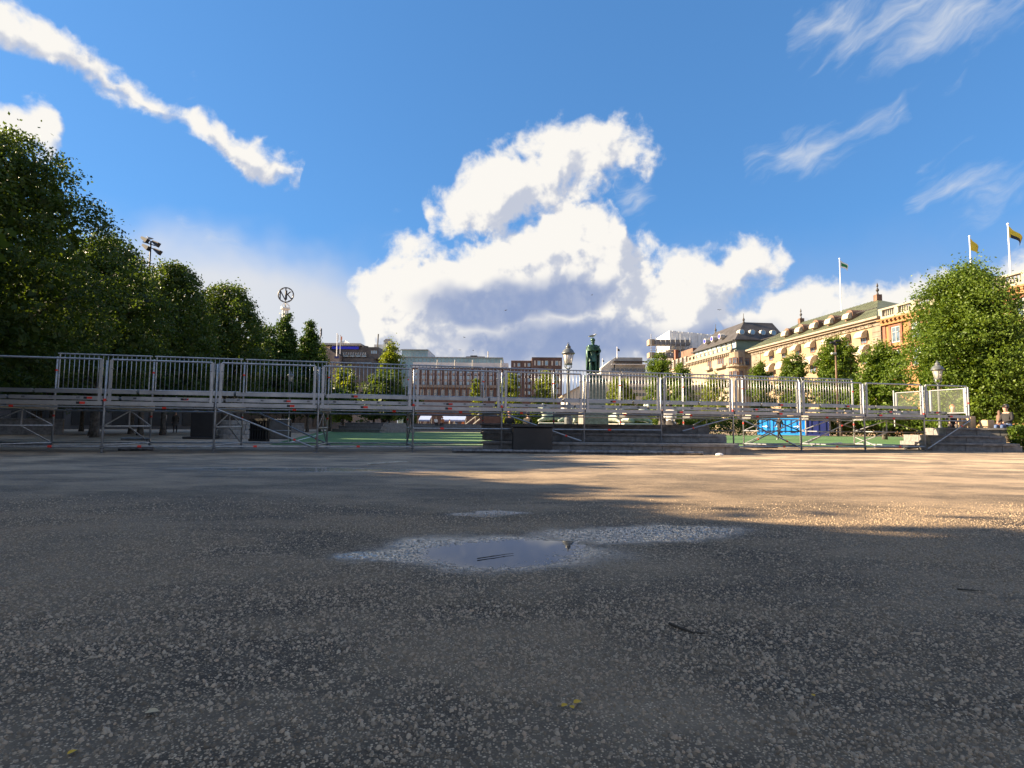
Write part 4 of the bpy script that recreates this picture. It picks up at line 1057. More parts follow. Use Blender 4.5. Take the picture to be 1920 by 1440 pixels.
for i in range(10):
    a_ = 1.5+i*3.2; dm = f.part('dormer', 'creamtrim', rf, (a_, a_+1.7, zc+.8, zc+3.6, -3, .0)); f.window(b, a_+.3, a_+1.4, zc+1.1, zc+3.2, 'offwhite', 'window', d=.01, name='dormer_window')
    f.window(b, a_+.2, a_+1.5, zc-2.4, zc-.5, 'offwhite', 'window', d=-.28)
mb = MB(); P = f.W(L*.72, 0, -6); mb.obox((P.x, P.y), (f.u.x, f.u.y), 4.5, 2.5, zc+4.5, f.z(1310, 641)); mb.build('chimney_block', M['brownroof'], b)
mb = MB(); P = f.W(L*.5, 0, -3); mb.obox((P.x, P.y), (f.u.x, f.u.y), .6, .5, zc+3, f.z(1296, 640)); mb.build('chimney', M['orangetrim'], b)

# building wrapped in scaffolding and white tarpaulin
f = front(1218, 1345, 205); b = bld('wrapped_building', 'scaffolded building with white tarpaulin wrapped top', f)
f.part('wall', 'browngrey', b, (f.a(1262), f.a(1345), 0, f.z(1300, 660), -20, 0)); 
tp = []
for i in range(14):
    p0 = 1256+i*6; dd = .25*math.sin(i*2.1); ytop = 620+(i*.55); f.part('tarp_panel', 'tarp', b, (f.a(p0)+.01, f.a(p0+6)-.03, f.z(1290, 655), f.z(p0, ytop), -18, dd))
for (y0, y1) in ((640, 649), (664, 672)):
    f.part('platform', 'plank', b, (f.a(1218), f.a(1290), f.z(1250, y1), f.z(1250, y0), .3, 4)); f.part('toe_board', 'cream', b, (f.a(1213), f.a(1222), f.z(1250, y1)-.1, f.z(1250, y0)+.1, .2, 4.2))
for i in range(9):
    px = 1216+i*9; mb = MB(); mb.tube(f.W(f.a(px), 2, 4.3), f.W(f.a(px), f.z(1250, 636 if i % 3 else 630), 4.3), .14, n=5); mb.build('standard', M['galv'], b)
for y_ in (652, 656, 660): mb = MB(); mb.tube(f.W(f.a(1214), f.z(1250, y_), 4.4), f.W(f.a(1290), f.z(1250, y_), 4.4), .1, n=5); mb.build('guard_rail', M['galv'], b)

# stepped grey office block right of the statue
f = front(1128, 1216, 160); b = bld('office_block', 'stepped grey concrete office block right of the statue', f)
f.part('wall', 'concrete', b, (f.a(1143), f.a(1214), 0, f.z(1180, 697), -20, 0)); f.part('upper_wall', 'concrete', b, (f.a(1152), f.a(1212), f.z(1180, 697), f.z(1180, 682), -20, -1)); f.part('top_storey', 'concrete', b, (f.a(1156), f.a(1207), f.z(1180, 682), f.z(1180, 669), -18, -1.5))
f.part('terrace_rail', 'palegrey', b, (f.a(1146), f.a(1215), f.z(1180, 684), f.z(1180, 682.5), -.3, .2)); f.part('roof_edge', 'slate', b, (f.a(1150), f.a(1214), f.z(1180, 678.5), f.z(1180, 677), -1.2, .4))
mb = MB(); mb.prism([f.W(f.a(1128), 0, -1), f.W(f.a(1142), 0, -1), f.W(f.a(1156), f.z(1156, 669), -1), f.W(f.a(1148), f.z(1148, 674), -1), f.W(f.a(1128), f.z(1128, 690), -1)], -f.n*16); mb.build('sloping_wing', M['offwhite'], b)
for r_ in range(5):
    y0 = 691+r_*11.5
    for i in range(8 if r_ else 9): px = 1147+i*8.2; f.window(b, f.a(px), f.a(px+6), f.z(1180, y0+5.5), f.z(1180, y0), 'darkclad', 'window', d=.0)
for i in range(6): px = 1160+i*7.6; f.window(b, f.a(px), f.a(px+5), f.z(1180, 682), f.z(1180, 679.4), 'cream', 'window', d=-1.0, cross=False)
# small pale gabled house left of the statue
f = front(1060, 1104, 120); b = bld('gabled_house', 'small pale gabled house between lamp and statue', f)
mb = MB(); mb.prism([f.W(f.a(1058), 0), f.W(f.a(1106), 0), f.W(f.a(1106), f.z(1100, 716)), f.W(f.a(1090), f.z(1090, 722)), f.W(f.a(1058), f.z(1058, 742))], -f.n*8); mb.build('wall', M['offwhite'], b)
mb = MB(); mb.prism([f.W(f.a(1054), f.z(1058, 744), .3), f.W(f.a(1106), f.z(1100, 716), .3), f.W(f.a(1106), f.z(1100, 713), .3), f.W(f.a(1054), f.z(1058, 741), .3)], -f.n*9); mb.build('roof', M['creamtrim'], b)

# red brick block
f = front(955, 1056, 165); b = bld('brick_block', 'dark red brick block with flat roof left of the lamp', f)
xs_ = [958, 997, 1053]; f.part('wall', 'brick', b, (f.a(xs_[0]), f.a(xs_[1]), 0, f.z(975, 677), -18, 0)); f.part('tower_wall', 'brick', b, (f.a(xs_[1]), f.a(xs_[2]), 0, f.z(1025, 672), -18, 1.5))
f.part('parapet_notch', 'brick', b, (f.a(1020), f.a(1029), f.z(1025, 674.5), f.z(1025, 673.2), -3, 1.52))
f.part('roof_edge', 'brickpale', b, (f.a(958), f.a(996.8), f.z(975, 677), f.z(975, 676), -18, .15)); f.part('roof_edge', 'slate', b, (f.a(996.8), f.a(1053.2), f.z(1025, 672), f.z(1025, 671.2), -18, 1.6))
for r_, y0 in enumerate((677.5, 694, 706, 718, 730)):
    for i, px in enumerate((1001, 1007, 1015, 1021, 1033, 1040, 1047)):
        wd = 3.2 if i in (0, 2, 4, 6) else 6; f.window(b, f.a(px), f.a(px+wd), f.z(1025, y0+9), f.z(1025, y0), 'brickpale' if wd < 4 else 'offwhite', 'offwhite' if wd < 4 else 'winblue', 0, False, d=1.5)
    for px in (963, 970, 983, 989):
        wd = 3 if px in (963, 983) else 5.5; f.window(b, f.a(px), f.a(px+wd), f.z(975, y0+10), f.z(975, y0+3), 'brickpale', 'offwhite' if wd < 4 else 'winblue', 0, False)
# long brick building
f = front(774, 960, 172); b = bld('long_brick_building', 'long red brick building with rows of paired windows', f)
f.part('wall', 'brick', b, (f.a(772), f.a(957), 0, f.z(860, 690), -15, 0)); f.part('attic', 'palegrey', b, (f.a(773), f.a(953), f.z(860, 690), f.z(860, 679.5), -14, -.6))
f.part('string_course', 'browngrey', b, (f.a(772), f.a(957), f.z(860, 727), f.z(860, 722), 0, .6))
for px in (820, 853, 886, 940): mb = MB(); mb.tube(f.W(f.a(px), f.z(860, 690), .3), f.W(f.a(px), f.z(860, 675), .3), .18, n=5); mb.build('vent_pipe', M['offwhite'], b)
for r_, y0 in enumerate((693, 704.5, 715)):
    for i in range(13):
        px = 777+i*14; f.window(b, f.a(px), f.a(px+5.5), f.z(860, y0+7), f.z(860, y0), 'offwhite', 'winblue', 1, False); f.part('panel', 'brickpale', b, (f.a(px+7.2), f.a(px+9.6), f.z(860, y0+7), f.z(860, y0), .01, .1))
        f.part('spandrel', 'brickpale', b, (f.a(px-.5), f.a(px+6), f.z(860, y0+9.6), f.z(860, y0+7.6), .01, .08))
for i in range(14): px = 776+i*13; f.window(b, f.a(px), f.a(px+6), f.z(860, 744), f.z(860, 731), 'offwhite', 'window', 1, True)
# glass office behind
f = front(748, 945, 215); b = bld('glass_office', 'pale teal glass office behind the long brick building', f)
f.part('wall', 'tealglass', b, (f.a(748), f.a(942), 0, f.z(860, 670.5), -20, 0)); f.part('upper_storey', 'tealglass', b, (f.a(752), f.a(801), f.z(780, 670.5), f.z(780, 655), -20, -.5)); f.part('roof_edge', 'offwhite', b, (f.a(751), f.a(802), f.z(780, 656.5), f.z(780, 655), -20, .3), (f.a(748), f.a(943), f.z(860, 671), f.z(860, 669.8), -20, .6))
mb = MB(); mb.prism([f.W(f.a(801), f.z(801, 670), -.4), f.W(f.a(815), f.z(815, 670), -.4), f.W(f.a(801), f.z(801, 656), -.4)], -f.n*16); mb.build('sloping_end', M['palegrey'], b)
for i in range(8): px = 755+i*5.7; f.window(b, f.a(px), f.a(px+4.2), f.z(780, 668.5), f.z(780, 660.5), 'offwhite', 'tealglass', 0, False, d=-.5)
for i in range(26): px = 756+i*7.1; f.part('fin', 'offwhite', b, (f.a(px), f.a(px+.5), f.z(860, 680), f.z(860, 671), .01, .3))
f.part('plant_room', 'darkclad', b, (f.a(872), f.a(908), f.z(890, 670), f.z(890, 666.5), -12, -3), (f.a(880), f.a(893), f.z(890, 666.5), f.z(890, 664), -12, -4)); f.part('plant_room', 'darkclad', b, (f.a(750), f.a(778), f.z(765, 655), f.z(765, 652.6), -12, -3))
mb = MB(); mb.tube(f.W(f.a(914), f.z(914, 670), -3), f.W(f.a(914), f.z(914, 657), -3), .25, n=6); mb.build('mast', M['offwhite'], b)

# dark department store with glass pyramid
f = front(596, 725, 185); b = bld('dark_building', 'charcoal building with blue band and glass pyramid roof', f)
zb = f.z(650, 720); f.part('wall', 'browngrey', b, (f.a(588), f.a(718), 0, zb, -25, 0)); f.part('dark_storey', 'darkclad', b, (f.a(622), f.a(700), zb, f.z(660, 672), -25, .5)); f.part('upper_storey', 'darkclad', b, (f.a(616), f.a(708), f.z(660, 672), f.z(660, 650), -24, -.5))
f.part('blue_panel', 'bluesign', b, (f.a(621), f.a(671), f.z(650, 654.5), f.z(650, 649.5), -.4, .1)); f.part('roof_edge', 'concrete', b, (f.a(600), f.a(676), f.z(650, 647.5), f.z(650, 644), -24, .8))
for i in range(22): px = 622+i*2.4; f.part('roof_rib', 'offwhite', b, (f.a(px), f.a(px+.8), f.z(650, 649), f.z(650, 647.6), .1, .7))
for i in range(14): px = 645+i*3.2; mb = MB(); mb.tube(f.W(f.a(px), f.z(650, 669.5), .6), f.W(f.a(px-3), f.z(650, 660.5), -.3), .14, n=4); mb.build('roof_rib', M['offwhite'], b)
for i in range(4): px = 645+i*11; f.window(b, f.a(px), f.a(px+9), f.z(660, 669.8), f.z(660, 666), 'darkclad', 'winblue', 2, False, d=.55, name='skylight')
for i in range(4): px = 694+i*3; f.window(b, f.a(px), f.a(px+2.3), f.z(700, 663), f.z(700, 657), 'offwhite', 'winblue', 0, False, d=-.4)
for i in range(16): px = 644+i*3.4; f.part('canopy_scallop', 'winblue', b, (f.a(px), f.a(px+2.6), f.z(660, 682.5), f.z(660, 680.5), .51, 1.4))
P = f.W(f.a(678), 0, -2); mb = MB(); mb.lathe((P.x, P.y, f.z(678, 657)), [(1.0*8.5/1.5*.21*4.2, 0), (5.0, 1.6)], 14); mb = MB(); mb.lathe((P.x, P.y, f.z(678, 657.5)), [(1.35*.85, 0), (1.2, 1.75)], 14); tb = MB(); tb.lathe((P.x, P.y, f.z(678, 657.5)), [(1.15, 0), (1.15, 1.5)], 14, 1, 1); rt = tb.build('round_turret', M['window'], b)
for k in range(14): t = 6.2832*k/14; p = Vector((P.x+1.2*math.cos(t), P.y+1.2*math.sin(t), f.z(678, 657.5))); mb = MB(); mb.tube(p, p+Vector((0,0,1.5)), .14, n=4); mb.build('turret_mullion', M['white'], rt)
mb = MB(); mb.lathe((P.x, P.y, f.z(678, 657.5)+1.5), [(1.5,0),(1.5,.25)], 14); mb.build('turret_roof', M['slate'], rt)
# sloping stone wing and glass pyramid
mb = MB(); mb.prism([f.W(f.a(594), 0, 3), f.W(f.a(641), 0, 3), f.W(f.a(641), f.z(641, 668), 3), f.W(f.a(630), f.z(630, 663), 3), f.W(f.a(600), f.z(600, 646), 3), f.W(f.a(594), f.z(594, 646), 3)], -f.n*6); mb.build('sloping_wing', M['browngrey'], b)
f.part('sign_plate', 'navy', b, (f.a(632), f.a(640), f.z(636, 674), f.z(636, 670), 3.01, 3.1))
c0 = f.W(f.a(632), f.z(632, 644.2), -8); hw = f.a(653)-f.a(632); zt = f.z(632, 632)
P4 = [c0-f.u*hw-f.n*-4, c0+f.u*hw-f.n*-4, c0+f.u*hw-f.n*8, c0-f.u*hw-f.n*8]; tp = Vector((c0.x, c0.y, zt))
mb = MB(); mb.add([*P4, tp], [(0,1,4),(1,2,4),(2,3,4),(3,0,4)]); py = mb.build('glass_pyramid', M['greyglass'], b)
for i in range(9):
    t = i/8; q = P4[0].lerp(P4[1], t); mb = MB(); mb.tube(q+f.n*.1, q.lerp(tp, .98)+f.n*.1, .12, n=4); mb.build('pyramid_rib', M['palegrey'], py)
for t in (.3, .6): mb = MB(); mb.tube(P4[0].lerp(tp, t)+f.n*.1, P4[1].lerp(tp, t)+f.n*.1, .12, n=4); mb.build('pyramid_rib', M['palegrey'], py)
for r_ in range(3):
    for i in range(9): px = 649+i*7.4; f.window(b, f.a(px), f.a(px+3.6), f.z(660, 733+r_*9), f.z(660, 726.5+r_*9), 'concrete', 'window', 0, True)
# white tower block with chimney further back
f = front(698, 738, 240); b = bld('tower_house', 'grey white house with small square tower and tall dark flue', f)
f.part('wall', 'palegrey', b, (f.a(700), f.a(736), 0, f.z(715, 646), -12, 0)); f.part('tower', 'palegrey', b, (f.a(718), f.a(731), f.z(720, 646), f.z(720, 640), -8, .3), (f.a(719), f.a(730.5), f.z(720, 640), f.z(720, 637), -8, .1))
mb = MB(); q0, q1 = f.a(717.5), f.a(731.5); mb.add([f.W(q0, f.z(720, 640), .6), f.W(q1, f.z(720, 640), .6), f.W(q1, f.z(720, 640), -8), f.W(q0, f.z(720, 640), -8), f.W(q0+.7, f.z(720, 634.5), -1), f.W(q1-.7, f.z(720, 634.5), -1), f.W(q1-.7, f.z(720, 634.5), -6), f.W(q0+.7, f.z(720, 634.5), -6)], [(0,1,5,4),(1,2,6,5),(2,3,7,6),(3,0,4,7),(4,5,6,7)]); mb.build('roof', M['darkclad'], b)
f.window(b, f.a(721), f.a(726), f.z(720, 645), f.z(720, 642.4), 'slate', 'window', 0, False, d=.3)
mb = MB(); mb.tube(f.W(f.a(707.5), f.z(707, 655), 1), f.W(f.a(708.5), f.z(708, 627), 1), .28, n=8); mb.build('flue', M['darkclad'], b)
for i in range(4): px = 716+i*3.5; f.window(b, f.a(px), f.a(px+1.5), f.z(720, 660), f.z(720, 654), 'white', 'window', 0, False)

# street front behind the limes at far left, mostly hidden
f = Fac((-49, -45), (-60, 130)); b = bld('stone_house', 'tan stone house front seen in gaps behind the lime trees', f)
f.part('wall', 'cream', b, (0, f.L, 0, 19.4, -10, 0)); f.part('cornice', 'creamtrim', b, (0, f.L, 19.4, 20, -10, .6)); f.part('shop_base', 'slate', b, (0, f.L, 0, 4.4, 0.002, .25))
for r_ in range(4):
    for i in range(14, 32): f.window(b, 2+i*5, 3.5+i*5, 4.8+r_*3.6, 7.0+r_*3.6, 'offwhite', 'window', d=.0)
# flat pavilion under the trees at far left
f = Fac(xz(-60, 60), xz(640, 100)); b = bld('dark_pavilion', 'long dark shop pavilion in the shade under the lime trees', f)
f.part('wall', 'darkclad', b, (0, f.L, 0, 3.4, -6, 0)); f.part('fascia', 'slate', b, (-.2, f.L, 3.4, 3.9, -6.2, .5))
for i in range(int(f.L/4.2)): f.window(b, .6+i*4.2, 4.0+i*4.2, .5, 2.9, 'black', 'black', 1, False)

# --- rotating letter sign on its lattice tower
Ys = 250; c = at(536, 553, Ys); rr_ = 13.9*Ys/F
root = thing('letter_sign_tower', (c.x, c.y, 0), 'tall tower carrying a round rotating sign with two letters', 'sign')
ca, sa = math.cos(R(6)), math.sin(R(6))
def sp(x, z): return Vector((c.x+x*ca, c.y+x*sa, c.z+z))
mb = MB(); n = 40
for i in range(n): mb.tube(sp(rr_*math.cos(6.2832*i/n), rr_*math.sin(6.2832*i/n)), sp(rr_*math.cos(6.2832*(i+1)/n), rr_*math.sin(6.2832*(i+1)/n)), .27, n=6, cap=False)
ring = mb.build('ring', M['signmetal'], root)
for i in range(12):
    t = 6.2832*i/12; mb = MB(); mb.tube(sp(rr_*.84*math.cos(t), rr_*.84*math.sin(t)), sp(rr_*.96*math.cos(t), rr_*.96*math.sin(t)), .16, n=5); mb.build('hour_mark', M['signmetal'], ring)
def letter(name, segs):
    mb = MB()
    for (x0, z0, x1, z1) in segs: mb.tube(sp(rr_*x0, rr_*z0), sp(rr_*x1, rr_*z1), .27, n=6)
    mb.build(name, M['signmetal'], root)
letter('letter', [(-.74,-.62,-.74,.55),(-.74,.55,-.02,-.78),(-.02,-.78,-.02,.95)])
letter('letter', [(.10,-.66,.10,.62),(.10,-.02,.62,.48),(.22,.10,.74,-.55)])
mb = MB(); mb.tube(sp(0,-rr_), sp(0,-rr_-2.0), .3, n=6); mb.build('pivot', M['signmetal'], root)
zb = at(536, 577, Ys).z
for k in range(3):
    mb = MB(); t0 = math.pi*k/3
    for i in range(10): a0, a1 = math.pi*i/10, math.pi*(i+1)/10; r_ = 1.95; mb.tube((c.x+r_*math.cos(a0)*math.cos(t0), c.y+r_*math.cos(a0)*math.sin(t0), zb+r_*1.05*math.sin(a0)), (c.x+r_*math.cos(a1)*math.cos(t0), c.y+r_*math.cos(a1)*math.sin(t0), zb+r_*1.05*math.sin(a1)), .12, n=5)
    mb.build('cage_hoop', M['palegrey'], root)
mb = MB(); mb.lathe((c.x, c.y, zb-.7), [(1.3,-.5),(2.05,0),(2.05,.6)], 14); mb.build('gallery', M['palegrey'], root)
for k in range(6):
    t = 6.2832*k/6; mb = MB(); mb.tube((c.x+1.5*math.cos(t), c.y+1.5*math.sin(t), zb-24), (c.x+1.1*math.cos(t), c.y+1.1*math.sin(t), zb-.8), .3, n=6); mb.build('tower_leg', M['palegrey'], root)
for j in range(9): mb = MB(); z_ = zb-3-j*2.3; mb.lathe((c.x, c.y, z_), [(1.28,0),(1.28,.25)], 8); mb.build('tower_ring', M['offwhite'], root)
mb = MB(); mb.obox((c.x, c.y), (1, .1), 4, 4, 0, zb-23.5); mb.build('plinth', M['browngrey'], root)
# ------------------------------------------------------------------ figures
def skin_mesh(name, verts, edges, radii, mats, mat_of=None, sub=2, root=0):
    me = bpy.data.meshes.new(name+'_cage'); me.from_pydata(verts, edges, []); o = bpy.data.objects.new('tmp', me); COL.objects.link(o)
    o.modifiers.new('s', 'SKIN'); 
    for i, v in enumerate(me.skin_vertices[0].data):
        r_ = radii[i]; v.radius = r_ if hasattr(r_, '__len__') else (r_, r_); v.use_root = (i == root)
    sb = o.modifiers.new('u', 'SUBSURF'); sb.levels = sub; sb.render_levels = sub
    dg = bpy.context.evaluated_depsgraph_get(); out = bpy.data.meshes.new_from_object(o.evaluated_get(dg)); out.name = name
    bpy.data.objects.remove(o)
    out.materials.clear()
    for m_ in mats: out.materials.append(m_)
    out.polygons.foreach_set('use_smooth', [True]*len(out.polygons))
    if mat_of:
        for p in out.polygons: p.material_index = mat_of(p.center)
    return out
# joints for a 1.75 m body, x to its left, facing -y
def body(pose, cl_top, cl_leg, shoe='cl_dark', H=1.75, hand_fwd=0):
    s = H/1.75
    J = {'pel': (0,0,.95), 'waist': (0,-.01,1.10), 'chest': (0,0,1.32), 'neck': (0,.0,1.48), 'chin': (0,-.01,1.56), 'head': (0,-.015,1.66), 'top': (0,0,1.735)}
    for sx, n_ in ((1, 'l'), (-1, 'r')):
        J['sh'+n_] = (.17*sx, .01, 1.41); J['el'+n_] = (.22*sx, .04, 1.14); J['wr'+n_] = (.23*sx, -.06, .92); J['ha'+n_] = (.23*sx, -.09, .80)
        J['hip'+n_] = (.09*sx, 0, .88); J['kn'+n_] = (.10*sx, -.02, .50); J['an'+n_] = (.10*sx, .03, .09); J['toe'+n_] = (.12*sx, -.14, .04)
    if pose == 'sit':
        for n_, sx in (('l', 1), ('r', -1)):
            J['kn'+n_] = (.12*sx, -.44, .96); J['an'+n_] = (.12*sx, -.40, .50); J['toe'+n_] = (.13*sx, -.56, .46); J['el'+n_] = (.22*sx, -.06, 1.16); J['wr'+n_] = (.13*sx, -.28, 1.07); J['ha'+n_] = (.09*sx, -.36, 1.04)
        for k in ('waist', 'chest', 'neck', 'chin', 'head', 'top'): x, y, z = J[k]; J[k] = (x, y-.10*(z-.95), z-.01)
    if pose == 'walk':
        J['knl'] = (.09,-.2,.52); J['anl'] = (.09,-.22,.10); J['toel'] = (.1,-.38,.07); J['knr'] = (-.09,.06,.5); J['anr'] = (-.09,.34,.16); J['toer'] = (-.1,.26,.04)
        J['ell'] = (.22,.10,1.15); J['wrl'] = (.22,.06,.93); J['hal'] = (.22,.03,.82); J['elr'] = (-.22,-.04,1.15); J['wrr'] = (-.2,-.2,.98); J['har'] = (-.19,-.28,.92)
    names = list(J); idx = {n_: i for i, n_ in enumerate(names)}
    rad = {'pel': (.155,.11), 'waist': (.135,.10), 'chest': (.165,.115), 'neck': .06, 'chin': (.065,.075), 'head': (.085,.10), 'top': (.055,.06)}
    for n_ in 'lr': rad.update({'sh'+n_: .07, 'el'+n_: .048, 'wr'+n_: .034, 'ha'+n_: (.042,.022), 'hip'+n_: .092, 'kn'+n_: .062, 'an'+n_: .042, 'toe'+n_: (.042,.032)})
    E = [('pel','waist'),('waist','chest'),('chest','neck'),('neck','chin'),('chin','head'),('head','top')]
    for n_ in 'lr': E += [('chest','sh'+n_),('sh'+n_,'el'+n_),('el'+n_,'wr'+n_),('wr'+n_,'ha'+n_),('pel','hip'+n_),('hip'+n_,'kn'+n_),('kn'+n_,'an'+n_),('an'+n_,'toe'+n_)]
    V = [Vector(J[n_])*s for n_ in names]; RD = [rad[n_] if hasattr(rad[n_], '__len__') else (rad[n_],)*2 for n_ in names]; RD = [(a*s, b_*s) for a, b_ in RD]
    hz = Vector(J['head'])*s; kinds = {}
    for n_ in names: kinds[n_] = 0 if n_ in ('neck','chin','head','top','hal','har') else (1 if n_ in ('waist','chest','shl','shr','ell','elr','wrl','wrr') else (3 if n_[:3] == 'toe' else 2))
    def mo(c):
        best = min(range(len(names)), key=lambda i: (V[i]-c).length - RD[i][0]*.6); return kinds[names[best]]
    return skin_mesh('body', V, [(idx[a], idx[b_]) for a, b_ in E], RD, [M['skin'], M[cl_top], M[cl_leg], M[shoe]], mo), hz, s
def person(label, pos, rotz, pose, top, leg, hair='hair', shoe='cl_dark', H=1.75, zoff=0, cap=False, group=None, coat=None):
    me, hz, s = body(pose, top, leg, shoe, H); pos = Vector(pos)
    root = thing('person', pos, label, 'person', group)
    dz = zoff-(.84*s if pose == 'sit' else 0)
    o = bpy.data.objects.new('body', me); link(o, root, pos+Vector((0,0,dz))); o.rotation_euler.z = rotz
    mb = MB(); mb.ball((0, .02*s, 0), .115*s, 12, 8, (.92, 1.05, 1.0)); me2 = mb.mesh('hair', M[hair if not cap else 'black'], smooth=True)
    for v in me2.vertices:
        if v.co.y < -.02*s and v.co.z < .05*s: v.co.y = -.02*s
        if v.co.z < -.07*s: v.co.z = -.07*s
    h_ = bpy.data.objects.new('hair' if not cap else 'cap', me2); link(h_, root, pos+Vector((0,0,dz))+Matrix.Rotation(rotz, 3, 'Z') @ Vector((0, hz.y+.01, hz.z+.035*s))); h_.rotation_euler.z = rotz
    if cap:
        mb = MB(); mb.prism([(-.08*s,-.09*s,0),(.08*s,-.09*s,0),(.06*s,-.20*s,-.015),(-.06*s,-.20*s,-.015)], (0,0,.012)); pk = bpy.data.objects.new('peak', mb.mesh('peak', M['black'])); link(pk, h_, ORI[h_.name]+Vector((0,0,.02)))
    if coat:
        mb = MB(); n = 14; vs = []
        for z_, r_ in ((.62,.24),(.9,.21),(1.15,.18)): vs += [(r_*s*math.cos(6.2832*k/n), r_*.75*s*math.sin(6.2832*k/n), z_*s) for k in range(n)]
        mb.add(vs, [(i*n+k, i*n+(k+1)%n, (i+1)*n+(k+1)%n, (i+1)*n+k) for i in range(2) for k in range(n)]); cm = mb.mesh('coat', M[coat], smooth=True); co = bpy.data.objects.new('coat', cm); link(co, root, pos+Vector((0,0,dz))); co.rotation_euler.z = rotz
    return root
person('person in dark suit and white shirt walking under the trees', xz(306, 46), R(60), 'walk', 'cl_white', 'cl_dark', coat='cl_dark')
person('person in long grey coat standing under the trees', xz(328, 46), R(20), 'stand', 'cl_grey', 'cl_dark', coat='cl_grey')
person('person in black with white shoes walking past blue container', xz(1462, 38), R(-70), 'walk', 'cl_dark', 'cl_dark', shoe='cl_white', H=1.66)
person('seated person with fair hair and white top on far steps', xz(817, 75.8, 1.05), R(30), 'sit', 'cl_white', 'cl_dark', 'hairblond', zoff=0)
person('seated person with ginger hair on far steps', xz(830, 75.8, 1.05), R(-20), 'sit', 'cl_orange', 'cl_dark', 'hairred')
person('ginger haired person in black seated behind the middle steps', xz(955, 26, .55), R(170), 'sit', 'cl_dark', 'cl_dark', 'hairred')
person('dark haired person in black seated behind the middle steps', xz(989, 28, .55), R(150), 'sit', 'cl_dark', 'cl_dark')
person('person in pale shirt seated with back turned on middle steps', xz(1256, 23.2, .86), R(150), 'sit', 'cl_white', 'cl_grey')
person('person in dark jacket seated beside pale shirted one', xz(1242, 24.2, .86), R(160), 'sit', 'cl_dark', 'cl_grey')
person('man in black cap and jeans seated on the right steps', xz(1890, 22.3, .86), R(-80), 'sit', 'cl_dark', 'cl_jean', cap=True)
person('person in dark clothes seated on right steps behind scaffold', xz(1788, 23.3, .86), R(-40), 'sit', 'cl_dark', 'cl_grey', 'hairred')
for i, (px, Yd, col, hr, lab) in enumerate(((655, 82, 'cl_dark', 'hair', 'distant person in dark clothes left of the dark tree trunks'), (690, 86, 'cl_grey', 'hair', 'distant person in grey between trunks beyond far steps'),
      (728, 84, 'cl_white', 'hairblond', 'distant person in white beyond the dark doorway'), (843, 88, 'cl_grey', 'hair', 'distant person in grey under the blue awning'), (856, 90, 'cl_jean', 'hairblond', 'distant fair haired person in blue under the awning'), (868, 89, 'cl_orange', 'hair', 'distant person in orange right of the awning'))):
    person(lab, xz(px, Yd), R(40*i), 'stand', col, 'cl_dark', hr)

# ------------------------------------------------------------------ bronze statue on its pedestal
SC = xz(1112, 42); root = thing('bronze_statue', SC, 'green bronze statue of a cloaked man on a stone pedestal', 'statue')
def ob(mb, hx, hy, z0, z1): mb.obox((SC.x, SC.y), (1, .1), hx, hy, z0, z1)
mb = MB(); ob(mb, .92, .92, .0, 1.75); pb = mb.build('pedestal_base', M['granite'], root, bevel=.03)
mb = MB(); ob(mb, 1.0, 1.0, 1.75, 1.95); mb.build('moulding', M['granite2'], pb, bevel=.03)
mb = MB(); ob(mb, .76, .76, 1.95, 4.15); pd = mb.build('pedestal', M['granite'], root, bevel=.03)
mb = MB(); ob(mb, .86, .86, 4.15, 4.35); mb.build('moulding', M['granite2'], pd, bevel=.03)
mb = MB(); ob(mb, .55, .55, 4.35, 4.62); mb.build('bronze_plinth', M['bronze'], root, bevel=.02)
k = 2.75/1.8; z0 = 4.62
J = [(0,0,.95),(0,-.01,1.12),(0,.0,1.34),(.01,0,1.50),(.01,-.01,1.58),(.01,-.02,1.68),(.01,0,1.76),
     (.19,0,1.43),(.38,.04,1.20),(.22,-.10,1.02),(.17,-.14,1.0), (-.19,0,1.43),(-.27,-.02,1.15),(-.27,-.10,.92),(-.26,-.12,.80),
     (.10,0,.88),(.13,-.03,.50),(.13,.02,.08),(.15,-.16,.04), (-.09,0,.88),(-.13,-.12,.52),(-.12,-.12,.08),(-.17,-.28,.04)]
E = [(0,1),(1,2),(2,3),(3,4),(4,5),(5,6),(2,7),(7,8),(8,9),(9,10),(2,11),(11,12),(12,13),(13,14),(0,15),(15,16),(16,17),(17,18),(0,19),(19,20),(20,21),(21,22)]
RD = [.17,.155,(.19,.14),.065,(.07,.08),(.09,.105),.06,.09,.062,.045,.04,.09,.062,.045,.04,.105,.072,.052,.045,.105,.072,.052,.045]
V = [Vector((SC.x+a*k, SC.y+b_*k, z0+c*k)) for a, b_, c in J]
me = skin_mesh('body', V, E, [tuple(x*k for x in (r_ if hasattr(r_, '__len__') else (r_, r_))) for r_ in RD], [M['bronze']])
o = bpy.data.objects.new('body', me); link(o, root, (0,0,0)); 
mb = MB(); mb.lathe((SC.x, SC.y, z0+1.70*k), [(.115*k,0),(.12*k,.05*k),(.09*k,.11*k),(.03*k,.15*k)], 12); mb.build('headdress', M['bronze'], root, smooth=True)
